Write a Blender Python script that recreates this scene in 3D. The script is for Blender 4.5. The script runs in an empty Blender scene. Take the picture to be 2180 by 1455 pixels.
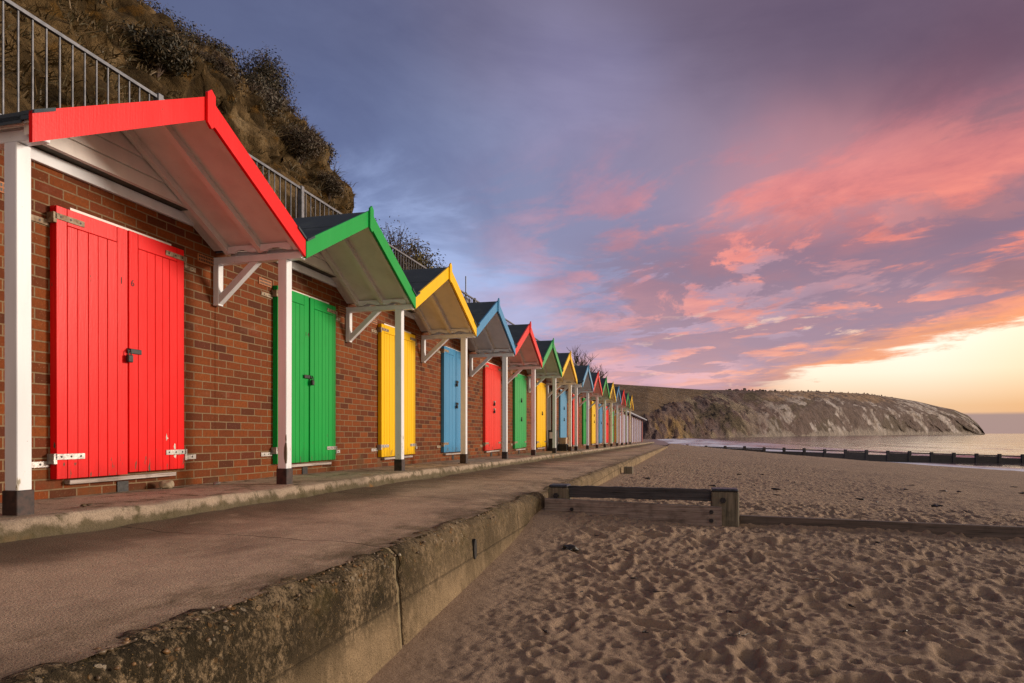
import bpy, bmesh, math, random
import numpy as np
from mathutils import Vector, Matrix

R = math.radians
S = bpy.context.scene
COL = S.collection
rng = random.Random(7)

# ------------------------------------------------------------------ helpers
def lerp(a, b, t): return a + (b - a) * t

def tag(o, label=None, cat=None, group=None, kind=None):
    if label: o['label'] = label
    if cat: o['category'] = cat
    if group: o['group'] = group
    if kind: o['kind'] = kind
    return o

def empty(name, loc, label=None, cat=None, group=None, rz=0.0):
    o = bpy.data.objects.new(name, None)
    o.empty_display_size = 0.2
    COL.objects.link(o)
    o.location = loc
    o.rotation_euler = (0, 0, rz)
    return tag(o, label, cat, group)

def link(name, me, parent=None):
    o = bpy.data.objects.new(name, me)
    COL.objects.link(o)
    if parent: o.parent = parent
    return o

class MB:
    """collects shapes into one mesh"""
    def __init__(self): self.v = []; self.f = []; self.m = []
    def add(self, vs, fs, mi=0):
        n = len(self.v)
        self.v.extend([tuple(p) for p in vs])
        for f in fs:
            self.f.append([i + n for i in f]); self.m.append(mi)
        return self
    def box(self, x0, x1, y0, y1, z0, z1, mi=0, bev=0.0):
        if bev > 0:
            bm = bmesh.new()
            r = bmesh.ops.create_cube(bm, size=1)
            for v in bm.verts:
                v.co = ((x0 + x1) / 2 + v.co.x * (x1 - x0), (y0 + y1) / 2 + v.co.y * (y1 - y0), (z0 + z1) / 2 + v.co.z * (z1 - z0))
            bmesh.ops.bevel(bm, geom=bm.edges[:], offset=bev, segments=1, affect='EDGES')
            bm.verts.ensure_lookup_table()
            self.add([v.co[:] for v in bm.verts], [[v.index for v in f.verts] for f in bm.faces], mi)
            bm.free(); return self
        vs = [(x0, y0, z0), (x1, y0, z0), (x1, y1, z0), (x0, y1, z0), (x0, y0, z1), (x1, y0, z1), (x1, y1, z1), (x0, y1, z1)]
        return self.add(vs, [(3, 2, 1, 0), (4, 5, 6, 7), (0, 1, 5, 4), (1, 2, 6, 5), (2, 3, 7, 6), (3, 0, 4, 7)], mi)
    def prism(self, poly, x0, x1, mi=0):
        """poly of (y,z) extruded along x"""
        n = len(poly)
        vs = [(x0, y, z) for y, z in poly] + [(x1, y, z) for y, z in poly]
        fs = [list(range(n))[::-1], [n + i for i in range(n)]]
        for i in range(n):
            j = (i + 1) % n
            fs.append((i, j, n + j, n + i))
        return self.add(vs, fs, mi)
    def prismz(self, poly, z0, z1, mi=0):
        n = len(poly)
        vs = [(x, y, z0) for x, y in poly] + [(x, y, z1) for x, y in poly]
        fs = [list(range(n))[::-1], [n + i for i in range(n)]]
        for i in range(n):
            j = (i + 1) % n
            fs.append((i, j, n + j, n + i))
        return self.add(vs, fs, mi)
    def prismy(self, poly, y0, y1, mi=0):
        """poly of (x,z) extruded along y"""
        n = len(poly)
        vs = [(x, y0, z) for x, z in poly] + [(x, y1, z) for x, z in poly]
        fs = [list(range(n)), [n + i for i in range(n)][::-1]]
        for i in range(n):
            j = (i + 1) % n
            fs.append((j, i, n + i, n + j))
        return self.add(vs, fs, mi)
    def tube(self, pts, rad, n=6, mi=0):
        pts = [Vector(p) for p in pts]
        if not hasattr(rad, '__len__'): rad = [rad] * len(pts)
        rings = []
        for i, p in enumerate(pts):
            d = (pts[min(i + 1, len(pts) - 1)] - pts[max(i - 1, 0)]).normalized()
            a = Vector((0, 0, 1)) if abs(d.z) < 0.9 else Vector((1, 0, 0))
            u = d.cross(a).normalized(); w = d.cross(u)
            rings.append([p + (u * math.cos(2 * math.pi * k / n) + w * math.sin(2 * math.pi * k / n)) * rad[i] for k in range(n)])
        vs = [q for r in rings for q in r]; fs = []
        for i in range(len(rings) - 1):
            for k in range(n):
                a = i * n + k; b = i * n + (k + 1) % n
                fs.append((a, b, b + n, a + n))
        fs.append(list(range(n))[::-1]); fs.append([(len(rings) - 1) * n + k for k in range(n)])
        return self.add(vs, fs, mi)
    def blob(self, c, r, seed=0, sub=2, rough=0.25, sq=(1, 1, 1), mi=0):
        bm = bmesh.new()
        bmesh.ops.create_icosphere(bm, subdivisions=sub, radius=1)
        q = random.Random(seed)
        ph = [(q.uniform(-4, 4), q.uniform(-4, 4), q.uniform(-4, 4), q.uniform(0, 6)) for _ in range(6)]
        for v in bm.verts:
            k = 1 + rough * sum(math.sin(a * v.co.x + b * v.co.y + d * v.co.z + e) for a, b, d, e in ph) / 3
            v.co = Vector((c[0] + v.co.x * r * k * sq[0], c[1] + v.co.y * r * k * sq[1], c[2] + v.co.z * r * k * sq[2]))
        bm.verts.ensure_lookup_table()
        self.add([v.co[:] for v in bm.verts], [[v.index for v in f.verts] for f in bm.faces], mi)
        bm.free(); return self
    def mesh(self, name, mats, smooth=False):
        me = bpy.data.meshes.new(name)
        me.from_pydata(self.v, [], self.f)
        if not isinstance(mats, (list, tuple)): mats = [mats]
        for m in mats: me.materials.append(m)
        if len(mats) > 1: me.polygons.foreach_set('material_index', self.m)
        if smooth: me.polygons.foreach_set('use_smooth', [True] * len(me.polygons))
        me.update()
        return me
    def obj(self, name, mats, parent=None, smooth=False):
        return link(name, self.mesh(name, mats, smooth), parent)

CACHE = {}
def cached(name, key, builder, mats, parent, smooth=False):
    k = (name, key)
    if k not in CACHE:
        CACHE[k] = builder().mesh(name, mats, smooth)
    return link(name, CACHE[k], parent)

# ---- numpy noise
def _hash(ix, iy, seed):
    n = (ix.astype(np.int64) * 374761393 + iy.astype(np.int64) * 668265263 + seed * 1442695041) & 0x7fffffff
    n = ((n ^ (n >> 13)) * 1274126177) & 0x7fffffff
    n = (n ^ (n >> 16)) & 0xffff
    return n / 65535.0
def vnoise(x, y, seed=0):
    ix = np.floor(x); iy = np.floor(y); fx = x - ix; fy = y - iy
    fx = fx * fx * fx * (fx * (fx * 6 - 15) + 10); fy = fy * fy * fy * (fy * (fy * 6 - 15) + 10)
    a = _hash(ix, iy, seed); b = _hash(ix + 1, iy, seed); c = _hash(ix, iy + 1, seed); d = _hash(ix + 1, iy + 1, seed)
    return (a * (1 - fx) + b * fx) * (1 - fy) + (c * (1 - fx) + d * fx) * fy * 1.0 - 0.5
def fbm(x, y, seed=0, oct=4, gain=0.5):
    t = 0; a = 1.0
    for o in range(oct):
        t = t + a * vnoise(x * 2.03 ** o + 17.1 * o, y * 2.03 ** o - 9.7 * o, seed + o * 31); a *= gain
    return t
def smooth(a, b, x):
    t = np.clip((x - a) / (b - a), 0, 1); return t * t * (3 - 2 * t)

def grid_mesh(name, X, Y, Z, mat, attrs=None, smooth_=True):
    ny, nx = X.shape
    co = np.stack([X, Y, Z], -1).reshape(-1, 3).astype(np.float32)
    idx = np.arange(ny * nx).reshape(ny, nx)
    q = np.stack([idx[:-1, :-1], idx[:-1, 1:], idx[1:, 1:], idx[1:, :-1]], -1).reshape(-1, 4)
    me = bpy.data.meshes.new(name)
    me.vertices.add(len(co)); me.vertices.foreach_set('co', co.ravel())
    me.loops.add(q.size); me.loops.foreach_set('vertex_index', q.ravel().astype(np.int32))
    me.polygons.add(len(q)); me.polygons.foreach_set('loop_start', np.arange(0, q.size, 4, dtype=np.int32))
    me.polygons.foreach_set('loop_total', np.full(len(q), 4, dtype=np.int32))
    me.polygons.foreach_set('use_smooth', np.full(len(q), smooth_))
    me.materials.append(mat)
    me.update(calc_edges=True); me.validate()
    for k, a in (attrs or {}).items():
        if a.ndim == 3:
            at = me.color_attributes.new(k, 'FLOAT_COLOR', 'POINT')
            c = np.concatenate([a.reshape(-1, 3), np.ones((ny * nx, 1))], 1).astype(np.float32)
            at.data.foreach_set('color', c.ravel())
        else:
            at = me.attributes.new(k, 'FLOAT', 'POINT'); at.data.foreach_set('value', a.ravel().astype(np.float32))
    return me

# ------------------------------------------------------------------ material helpers
class NT:
    def __init__(self, name):
        self.mat = bpy.data.materials.new(name); self.mat.use_nodes = True
        self.t = self.mat.node_tree; self.n = self.t.nodes; self.l = self.t.links
        self.n.clear()
        self.out = self.n.new('ShaderNodeOutputMaterial')
        self.b = self.n.new('ShaderNodeBsdfPrincipled')
        self.l.new(self.b.outputs[0], self.out.inputs[0])
        self._pos = None
    def new(self, t, **kw):
        nd = self.n.new(t)
        for k, v in kw.items(): setattr(nd, k, v)
        return nd
    def put(self, sock, v):
        if v is None: return
        if hasattr(v, 'is_output') or isinstance(v, bpy.types.NodeSocket): self.l.new(v, sock)
        elif isinstance(v, (tuple, list)) and len(v) == 3 and sock.type == 'RGBA': sock.default_value = (*v, 1)
        else: sock.default_value = v
    def pos(self):
        if not self._pos: self._pos = self.new('ShaderNodeNewGeometry')
        return self._pos.outputs['Position']
    def objc(self): return self.new('ShaderNodeTexCoord').outputs['Object']
    def math(self, op, a, b=None, c=None, clamp=False):
        nd = self.new('ShaderNodeMath', operation=op, use_clamp=clamp)
        self.put(nd.inputs[0], a); self.put(nd.inputs[1], b); self.put(nd.inputs[2], c)
        return nd.outputs[0]
    def vmath(self, op, a, b=None):
        nd = self.new('ShaderNodeVectorMath', operation=op)
        self.put(nd.inputs[0], a); self.put(nd.inputs[1], b)
        return nd.outputs[0]
    def scale(self, v, s): return self.vmath('MULTIPLY', v, s)
    def sep(self, v):
        nd = self.new('ShaderNodeSeparateXYZ'); self.put(nd.inputs[0], v); return nd.outputs
    def comb(self, x, y, z):
        nd = self.new('ShaderNodeCombineXYZ')
        for i, k in enumerate((x, y, z)): self.put(nd.inputs[i], k)
        return nd.outputs[0]
    def noise(self, vec, scale=5, detail=4, rough=0.55, dist=0.0, out='Fac'):
        nd = self.new('ShaderNodeTexNoise')
        self.put(nd.inputs['Vector'], vec); nd.inputs['Scale'].default_value = scale
        nd.inputs['Detail'].default_value = detail; nd.inputs['Roughness'].default_value = rough
        nd.inputs['Distortion'].default_value = dist
        return nd.outputs[out]
    def voro(self, vec, scale=5, feature='F1', out='Distance', rnd=1.0):
        nd = self.new('ShaderNodeTexVoronoi', feature=feature)
        self.put(nd.inputs['Vector'], vec); nd.inputs['Scale'].default_value = scale
        nd.inputs['Randomness'].default_value = rnd
        return nd.outputs[out]
    def ramp(self, f, stops, interp='LINEAR'):
        nd = self.new('ShaderNodeValToRGB'); self.put(nd.inputs[0], f)
        cr = nd.color_ramp; cr.interpolation = interp
        while len(cr.elements) < len(stops): cr.elements.new(0.5)
        for e, (p, c) in zip(cr.elements, stops):
            e.position = p; e.color = (*c, 1) if len(c) == 3 else c
        return nd.outputs[0]
    def step(self, f, a, b):
        nd = self.new('ShaderNodeMapRange', interpolation_type='SMOOTHSTEP')
        self.put(nd.inputs[0], f); nd.inputs[1].default_value = a; nd.inputs[2].default_value = b
        return nd.outputs[0]
    def mix(self, f, a, b, mode='MIX'):
        nd = self.new('ShaderNodeMix', data_type='RGBA', blend_type=mode)
        self.put(nd.inputs[0], f); self.put(nd.inputs[6], a); self.put(nd.inputs[7], b)
        return nd.outputs[2]
    def bump(self, h, strength=0.5, dist=0.01, normal=None):
        nd = self.new('ShaderNodeBump'); nd.inputs['Strength'].default_value = strength
        nd.inputs['Distance'].default_value = dist; self.put(nd.inputs['Height'], h)
        if normal is not None: self.put(nd.inputs['Normal'], normal)
        return nd.outputs[0]
    def attr(self, name, out='Color'):
        nd = self.new('ShaderNodeAttribute', attribute_name=name); return nd.outputs[out]
    def done(self, color, rough=0.6, normal=None, metal=0.0, spec=None, coat=None):
        self.put(self.b.inputs['Base Color'], color); self.put(self.b.inputs['Roughness'], rough)
        self.put(self.b.inputs['Normal'], normal); self.put(self.b.inputs['Metallic'], metal)
        if spec is not None: self.put(self.b.inputs['Specular IOR Level'], spec)
        if coat is not None: self.put(self.b.inputs['Coat Weight'], coat)
        return self.mat

def mul(c, k): return tuple(x * k for x in c)

def mat_paint(name, col, wear=0.0, rough=0.34):
    t = NT(name); p = t.pos()
    n1 = t.noise(t.scale(p, (6, 6, 1.2)), 1.0, 4)
    n2 = t.noise(p, 60, 3)
    c = t.mix(n1, mul(col, 0.86), tuple(min(1, x * 1.08 + 0.004) for x in col))
    gr = t.noise(t.scale(p, (90, 90, 5)), 1.0, 3)
    dirt = t.step(t.noise(p, 2.6, 5, 0.65), 0.56, 0.8)
    c = t.mix(t.math('MULTIPLY', dirt, 0.28), c, mul(col, 0.6))
    fade = t.step(t.noise(t.scale(p, (1.2, 1.2, 0.5)), 1.6, 5, 0.6), 0.48, 0.75)
    c = t.mix(t.math('MULTIPLY', fade, 0.10 + 0.10 * wear), c, tuple(min(0.85, x * 0.92 + 0.06) for x in col))
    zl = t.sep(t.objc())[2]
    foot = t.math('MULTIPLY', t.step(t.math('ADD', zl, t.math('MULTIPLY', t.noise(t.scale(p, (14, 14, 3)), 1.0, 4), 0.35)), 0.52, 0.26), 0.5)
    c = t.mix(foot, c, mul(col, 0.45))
    run = t.step(t.noise(t.scale(p, (34, 34, 0.8)), 1.0, 4, 0.6), 0.62, 0.74)
    c = t.mix(t.math('MULTIPLY', run, 0.25), c, mul(col, 0.55))
    if wear > 0:
        oz = t.sep(t.objc())[2]
        low = t.math('MULTIPLY', t.step(oz, 0.55, 0.12), 0.13)
        m = t.math('ADD', t.noise(t.scale(p, (26, 26, 7)), 1.0, 5, 0.6), low)
        fl = t.step(m, 0.735 - 0.02 * wear, 0.75 - 0.02 * wear)
        c = t.mix(fl, c, (0.10, 0.08, 0.055))
        r = t.mix(fl, (rough,) * 3, (0.85,) * 3)
    else: r = t.math('ADD', t.math('MULTIPLY', n2, 0.18), rough - 0.09)
    h = t.math('ADD', t.math('MULTIPLY', gr, 0.6), t.math('MULTIPLY', n2, 0.4))
    return t.done(c, r, t.bump(h, 0.25, 0.004), spec=0.17)

def mat_white(name, base=(0.76, 0.77, 0.80), wear=0.6):
    t = NT(name); p = t.pos()
    n1 = t.noise(t.scale(p, (5, 5, 1.0)), 1.0, 4)
    c = t.mix(t.step(n1, 0.35, 0.75), base, mul(base, 0.86))
    oz = t.sep(t.objc())[2]
    low = t.math('MULTIPLY', t.step(oz, 0.75, 0.15), 0.10)
    m = t.math('ADD', t.noise(t.scale(p, (22, 22, 6)), 1.0, 6, 0.62), low)
    fl = t.step(m, 0.735, 0.75)
    c = t.mix(t.step(m, 0.66, 0.78), c, mul((0.62, 0.52, 0.36), 0.8))
    c = t.mix(t.math('MULTIPLY', fl, wear), c, (0.09, 0.075, 0.05))
    spots = t.step(t.voro(p, 16), 0.055, 0.03)
    c = t.mix(t.math('MULTIPLY', spots, 0.5), c, (0.2, 0.13, 0.07))
    gr = t.noise(t.scale(p, (80, 80, 4)), 1.0, 3)
    hh = t.math('SUBTRACT', t.math('MULTIPLY', gr, 0.5), t.math('MULTIPLY', fl, 0.8))
    return t.done(c, 0.45, t.bump(hh, 0.3, 0.004))

def mat_brick():
    t = NT('brick'); s = t.sep(t.pos())
    zz = t.math('ADD', s[2], t.math('MULTIPLY', s[1], 0.0055))
    wob = t.noise(t.pos(), 3.0, 2)
    yy = t.math('ADD', s[1], t.math('MULTIPLY', t.math('SUBTRACT', wob, 0.5), 0.012))
    zz = t.math('ADD', zz, t.math('MULTIPLY', t.math('SUBTRACT', t.noise(t.pos(), 9.0, 2), 0.5), 0.006))
    yx = t.math('ADD', yy, s[0])
    v = t.comb(yx, zz, 0.0)
    bt = t.new('ShaderNodeTexBrick', offset=0.5, squash=1.0)
    t.put(bt.inputs['Vector'], v)
    bt.inputs['Scale'].default_value = 1.0
    bt.inputs['Brick Width'].default_value = 0.225; bt.inputs['Row Height'].default_value = 0.075
    bt.inputs['Mortar Size'].default_value = 0.0062; bt.inputs['Mortar Smooth'].default_value = 0.25
    bt.inputs['Color1'].default_value = (0, 0, 0, 1); bt.inputs['Color2'].default_value = (1, 1, 1, 1)
    bt.inputs['Mortar'].default_value = (0.5, 0.5, 0.5, 1)
    cid = bt.outputs['Color']
    bc = t.ramp(cid, [(0.0, (0.070, 0.018, 0.006)), (0.18, (0.115, 0.026, 0.005)), (0.45, (0.165, 0.037, 0.005)), (0.8, (0.215, 0.052, 0.007)), (0.95, (0.155, 0.030, 0.007)), (1.0, (0.075, 0.018, 0.008))])
    n = t.noise(t.pos(), 38, 5, 0.65)
    bc = t.mix(t.math('MULTIPLY', t.step(n, 0.4, 0.75), 0.5), bc, mul((0.22, 0.07, 0.03), 0.4))
    bc = t.mix(t.math('MULTIPLY', t.step(t.noise(t.pos(), 90, 3), 0.6, 0.75), 0.35), bc, (0.40, 0.22, 0.13))
    mc = t.mix(t.noise(t.pos(), 45, 4), (0.13, 0.085, 0.045), (0.30, 0.205, 0.115))
    mm = t.math('ADD', bt.outputs['Fac'], t.math('MULTIPLY', t.math('SUBTRACT', t.noise(t.pos(), 70, 3), 0.5), 0.5))
    mm = t.step(mm, 0.35, 0.7)
    c = t.mix(mm, bc, mc)
    # damp and lime bloom with their own shapes
    lime = t.step(t.noise(t.scale(t.pos(), (1, 1, 1.8)), 1.6, 5, 0.6), 0.60, 0.78)
    c = t.mix(t.math('MULTIPLY', lime, 0.38), c, (0.34, 0.19, 0.13))
    damp = t.step(t.math('ADD', t.noise(t.pos(), 3.2, 4), t.math('MULTIPLY', s[2], -0.8)), 0.42, 0.62)
    c = t.mix(t.math('MULTIPLY', damp, 0.5), c, (0.085, 0.055, 0.025))
    h = t.math('SUBTRACT', t.math('MULTIPLY', n, 0.35), mm)
    return t.done(c, t.math('ADD', 0.62, t.math('MULTIPLY', n, 0.25)), t.bump(h, 0.9, 0.007), spec=0.15)

def mat_felt():
    t = NT('roof_felt'); p = t.pos()
    n = t.noise(p, 240, 2); m = t.noise(p, 3.5, 4)
    c = t.mix(n, (0.020, 0.031, 0.042), (0.062, 0.085, 0.105))
    c = t.mix(t.step(m, 0.45, 0.75), c, (0.065, 0.088, 0.10))
    return t.done(c, 0.85, t.bump(t.math('ADD', n, t.noise(p, 14, 3)), 0.5, 0.004))

def mat_concrete(name, base, moss=0.3, agg=0.0, dark=None, bumpd=0.008, damp=False):
    t = NT(name); p = t.pos(); s = t.sep(p)
    n1 = t.noise(p, 1.3, 5, 0.6); n2 = t.noise(p, 11, 5, 0.65); n3 = t.noise(p, 120, 3, 0.7)
    c = t.mix(n2, mul(base, 0.7), mul(base, 1.2))
    c = t.mix(t.step(n1, 0.42, 0.72), c, mul(base, 0.55))
    c = t.mix(t.math('MULTIPLY', t.step(n3, 0.46, 0.66), 0.65), c, mul(base, 0.38))
    c = t.mix(t.math('MULTIPLY', t.step(t.noise(p, 170, 2), 0.62, 0.72), 0.6), c, mul(base, 1.6))
    if moss:
        mm = t.step(t.math('ADD', t.noise(t.scale(p, (1, 1, 0.6)), 4.5, 6, 0.7), moss * 0.3 - 0.15), 0.47, 0.62)
        c = t.mix(t.math('MULTIPLY', mm, 0.85), c, (0.055, 0.046, 0.016))
    h = t.math('ADD', t.math('MULTIPLY', n2, 0.7), t.math('MULTIPLY', n3, 0.9))
    if agg:
        vd = t.voro(t.vmath('ADD', p, t.scale(t.noise(p, 20, 2, out='Color'), (0.02, 0.02, 0.02))), 42)
        vc = t.voro(p, 42, out='Color')
        ac = t.ramp(t.sep(vc)[0], [(0, (0.05, 0.035, 0.02)), (0.3, (0.28, 0.16, 0.06)), (0.55, (0.42, 0.36, 0.28)), (0.8, (0.16, 0.10, 0.05)), (1, (0.5, 0.45, 0.38))])
        am = t.math('MULTIPLY', t.step(vd, 0.52, 0.36), t.step(t.noise(p, 6, 3), 0.36, 0.6))
        c = t.mix(t.math('MULTIPLY', am, agg), c, ac)
        h = t.math('ADD', h, t.math('MULTIPLY', am, 1.2))
    return t, c, h, s, p, n1, n2, n3

def mat_timber(name, a, b, rough=0.8, axis=0):
    t = NT(name); p = t.pos()
    sc = [55, 55, 55]; sc[axis] = 2.2
    g = t.noise(t.scale(p, tuple(sc)), 1.0, 5, 0.6, 0.4)
    c = t.mix(t.step(g, 0.3, 0.7), a, b)
    blot = t.noise(p, 7, 5, 0.65)
    c = t.mix(t.math('MULTIPLY', t.step(blot, 0.5, 0.72), 0.6), c, mul(a, 0.5))
    crack = t.step(g, 0.36, 0.28)
    c = t.mix(t.math('MULTIPLY', crack, 0.7), c, mul(a, 0.3))
    return t.done(c, rough, t.bump(t.math('SUBTRACT', g, t.math('MULTIPLY', crack, 0.5)), 0.7, 0.008))

def mat_simple(name, c1, c2, scale=20, rough=0.7, metal=0.0, bump=0.3):
    t = NT(name); p = t.pos(); n = t.noise(p, scale, 5, 0.6)
    return t.done(t.mix(t.step(n, 0.3, 0.7), c1, c2), rough, t.bump(n, bump, 0.004), metal)

def mat_leaf(name, cols, rough=0.65):
    t = NT(name)
    oi = t.new('ShaderNodeNewGeometry').outputs['Random Per Island']
    n = len(cols)
    c = t.ramp(oi, [(i / max(1, n - 1), k) for i, k in enumerate(cols)])
    return t.done(c, rough, None)

M = {}
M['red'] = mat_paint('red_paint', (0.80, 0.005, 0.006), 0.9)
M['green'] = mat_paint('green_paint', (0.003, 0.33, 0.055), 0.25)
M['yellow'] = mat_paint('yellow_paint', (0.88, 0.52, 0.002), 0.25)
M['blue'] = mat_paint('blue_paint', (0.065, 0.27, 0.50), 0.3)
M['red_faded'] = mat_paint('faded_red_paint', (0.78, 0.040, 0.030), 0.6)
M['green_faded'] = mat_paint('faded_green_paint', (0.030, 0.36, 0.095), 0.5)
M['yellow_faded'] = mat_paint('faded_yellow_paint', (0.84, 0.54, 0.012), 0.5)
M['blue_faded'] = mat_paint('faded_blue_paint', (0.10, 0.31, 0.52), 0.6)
M['white'] = mat_white('white_paint')
M['soffit'] = mat_white('aged_white_boarding', (0.78, 0.73, 0.68), 0.15)
M['brick'] = mat_brick()
M['felt'] = mat_felt()
M['dark_board'] = mat_simple('mottled_dark_board', (0.035, 0.032, 0.024), (0.09, 0.08, 0.055), 12)  # dark mottled olive-grey, for the gable base and the recess door
M['shoe'] = mat_simple('rusty_black_steel', (0.010, 0.007, 0.007), (0.055, 0.026, 0.020), 24, 0.65)
M['galv'] = mat_simple('galvanised_steel', (0.28, 0.26, 0.25), (0.50, 0.47, 0.44), 30, 0.45, 0.6)
M['rusty'] = mat_simple('rusted_hinge', (0.16, 0.09, 0.04), (0.38, 0.31, 0.22), 26, 0.7, 0.2)
M['black'] = mat_simple('black_iron', (0.010, 0.010, 0.011), (0.03, 0.028, 0.027), 40, 0.5, 0.3)
M['bolt'] = mat_simple('bolt_iron', (0.012, 0.012, 0.016), (0.04, 0.035, 0.035), 60, 0.5, 0.5)
M['sill'] = mat_timber('weathered_sill', (0.24, 0.19, 0.16), (0.52, 0.45, 0.42), 0.8, 1)
M['terra'] = mat_simple('terracotta', (0.36, 0.13, 0.045), (0.50, 0.20, 0.07), 30)
M['number'] = mat_simple('faded_black_paint', (0.03, 0.008, 0.006), (0.09, 0.02, 0.015), 80)
M['chip'] = mat_simple('chipped_wood', (0.45, 0.38, 0.30), (0.7, 0.66, 0.6), 60)
M['rail'] = mat_simple('grey_railing_paint', (0.075, 0.08, 0.095), (0.15, 0.15, 0.165), 14, 0.5, 0.3)
M['timber_dark'] = mat_timber('dark_wet_timber', (0.016, 0.014, 0.016), (0.055, 0.048, 0.05), 0.6, 0)
M['timber_tan'] = mat_timber('pale_worn_timber', (0.14, 0.102, 0.082), (0.30, 0.235, 0.20), 0.8, 0)
M['timber_post'] = mat_timber('green_brown_timber', (0.085, 0.070, 0.045), (0.20, 0.165, 0.115), 0.8, 2)
M['timber_brown'] = mat_timber('brown_wet_timber', (0.05, 0.036, 0.028), (0.14, 0.10, 0.08), 0.7, 0)
M['timber_far'] = mat_timber('grey_groyne_timber', (0.03, 0.025, 0.024), (0.10, 0.085, 0.08), 0.8, 0)
M['cap'] = mat_simple('bitumen_cap', (0.012, 0.014, 0.02), (0.05, 0.055, 0.07), 20, 0.5)
M['weed'] = mat_simple('dark_seaweed', (0.008, 0.006, 0.005), (0.03, 0.02, 0.012), 40, 0.5)
M['stone'] = mat_simple('beach_stone', (0.18, 0.13, 0.08), (0.34, 0.27, 0.18), 30, 0.8)
M['lilac'] = mat_simple('lilac_paint', (0.24, 0.22, 0.36), (0.30, 0.28, 0.44), 5, 0.45)
M['maroon'] = mat_simple('maroon_paint', (0.20, 0.04, 0.04), (0.28, 0.06, 0.055), 5, 0.45)
M['greyroof'] = mat_simple('grey_roof_sheet', (0.20, 0.22, 0.27), (0.30, 0.32, 0.37), 8, 0.6)
M['tan'] = mat_timber('tan_box_wood', (0.36, 0.26, 0.17), (0.52, 0.40, 0.28), 0.8, 2)
M['bark'] = mat_simple('bark', (0.05, 0.032, 0.024), (0.11, 0.07, 0.05), 40, 0.9)
M['leaf_dark'] = mat_leaf('dark_leaves', [(0.010, 0.010, 0.004), (0.026, 0.022, 0.007), (0.045, 0.033, 0.010), (0.085, 0.052, 0.018)])
M['leaf_brown'] = mat_leaf('brown_leaves', [(0.035, 0.022, 0.012), (0.075, 0.048, 0.024), (0.05, 0.042, 0.02), (0.11, 0.072, 0.036)])
M['leaf_grey'] = mat_leaf('grey_leaves', [(0.07, 0.055, 0.04), (0.14, 0.115, 0.085), (0.10, 0.075, 0.05), (0.05, 0.05, 0.03)])
M['gorse'] = mat_leaf('gorse_leaves', [(0.03, 0.028, 0.008), (0.06, 0.04, 0.012), (0.11, 0.085, 0.015), (0.26, 0.19, 0.01)])
M['grass'] = mat_leaf('winter_grass', [(0.05, 0.036, 0.010), (0.10, 0.06, 0.018), (0.07, 0.058, 0.018), (0.17, 0.105, 0.04), (0.04, 0.036, 0.012), (0.13, 0.066, 0.010)])

# ------------------------------------------------------------------ layout constants
EYE = 0.455
PITCH = 2.6
Y0 = 4.305                 # centre of the first hut
GAP = 1.12
XW = -4.42                 # brick wall plane
def slab(y): return -0.0055 * (y - 3.0)
def prom(y): return slab(y) - 0.118

# ------------------------------------------------------------------ huts
SL = 0.53                  # roof slope
PEAK = 2.95
def roof_z(y, top=PEAK): return top - SL * abs(y)

def side_poly(s, top, thick, y0, y1):
    return [(s * y0, top - SL * y0), (s * y1, top - SL * y1), (s * y1, top - SL * y1 - thick), (s * y0, top - SL * y0 - thick)]
def fixp(poly):
    a = sum(poly[i][0] * poly[(i + 1) % len(poly)][1] - poly[(i + 1) % len(poly)][0] * poly[i][1] for i in range(len(poly)))
    return poly if a > 0 else poly[::-1]

def b_wall(): return MB().box(-1.60, 0, -1.3, 1.3, -0.15, 2.452)
def b_roof(near):
    def f():
        m = MB(); ext = 1.40 if near else 1.297
        for s in (-1, 1):
            e = ext if s < 0 else 1.297
            m.prism(fixp(side_poly(s, PEAK - 0.010, 0.024, 0.62, e)), -0.16, 0.955)
            m.prism(fixp(side_poly(s, PEAK - 0.004, 0.024, 0.0, 0.66)), -0.16, 0.955)
            # felt turned over the verge at the eave
            m.prism(fixp(side_poly(s, PEAK + 0.012, 0.02, e - 0.13, e + 0.0)), 0.90, 0.995)
            m.prism(fixp([(s * e, PEAK - SL * e + 0.01), (s * e, PEAK - SL * e - 0.05), (s * (e - 0.03), PEAK - SL * e - 0.02), (s * (e - 0.03), PEAK - SL * e + 0.02)]), -0.16, 0.90)
        return m
    return f
def b_soffit(near):
    def f():
        m = MB(); ext = 1.38 if near else 1.29
        for s in (-1, 1):
            m.prism(fixp(side_poly(s, PEAK - 0.036, 0.018, 0.0, ext if s < 0 else 1.29)), 0.0, 0.950)
        return m
    return f
def b_rafter(s, x0, x1, near=False):
    e = 1.36 if (near and s < 0) else 1.27
    return lambda: MB().prism(fixp(side_poly(s, PEAK - 0.056, 0.062, 0.0, e)), x0, x1)
def b_barge(s, near=False):
    e = 1.40 if (near and s < 0) else 1.298
    def f():
        top = PEAK + 0.008; th = 0.172
        p = [(0, top), (s * e, top - SL * e), (s * e, top - SL * e - th), (0, top - th)]
        m = MB().prism(fixp(p), 0.957, 0.982)
        return m
    return f
def b_cap():
    top = PEAK + 0.055; w = 0.043
    p = [(-w, top - 0.035), (0, top), (w, top - 0.035), (w, PEAK - 0.20), (0, PEAK - 0.235), (-w, PEAK - 0.20)]
    return MB().prism(fixp(p), 0.983, 1.003)
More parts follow.
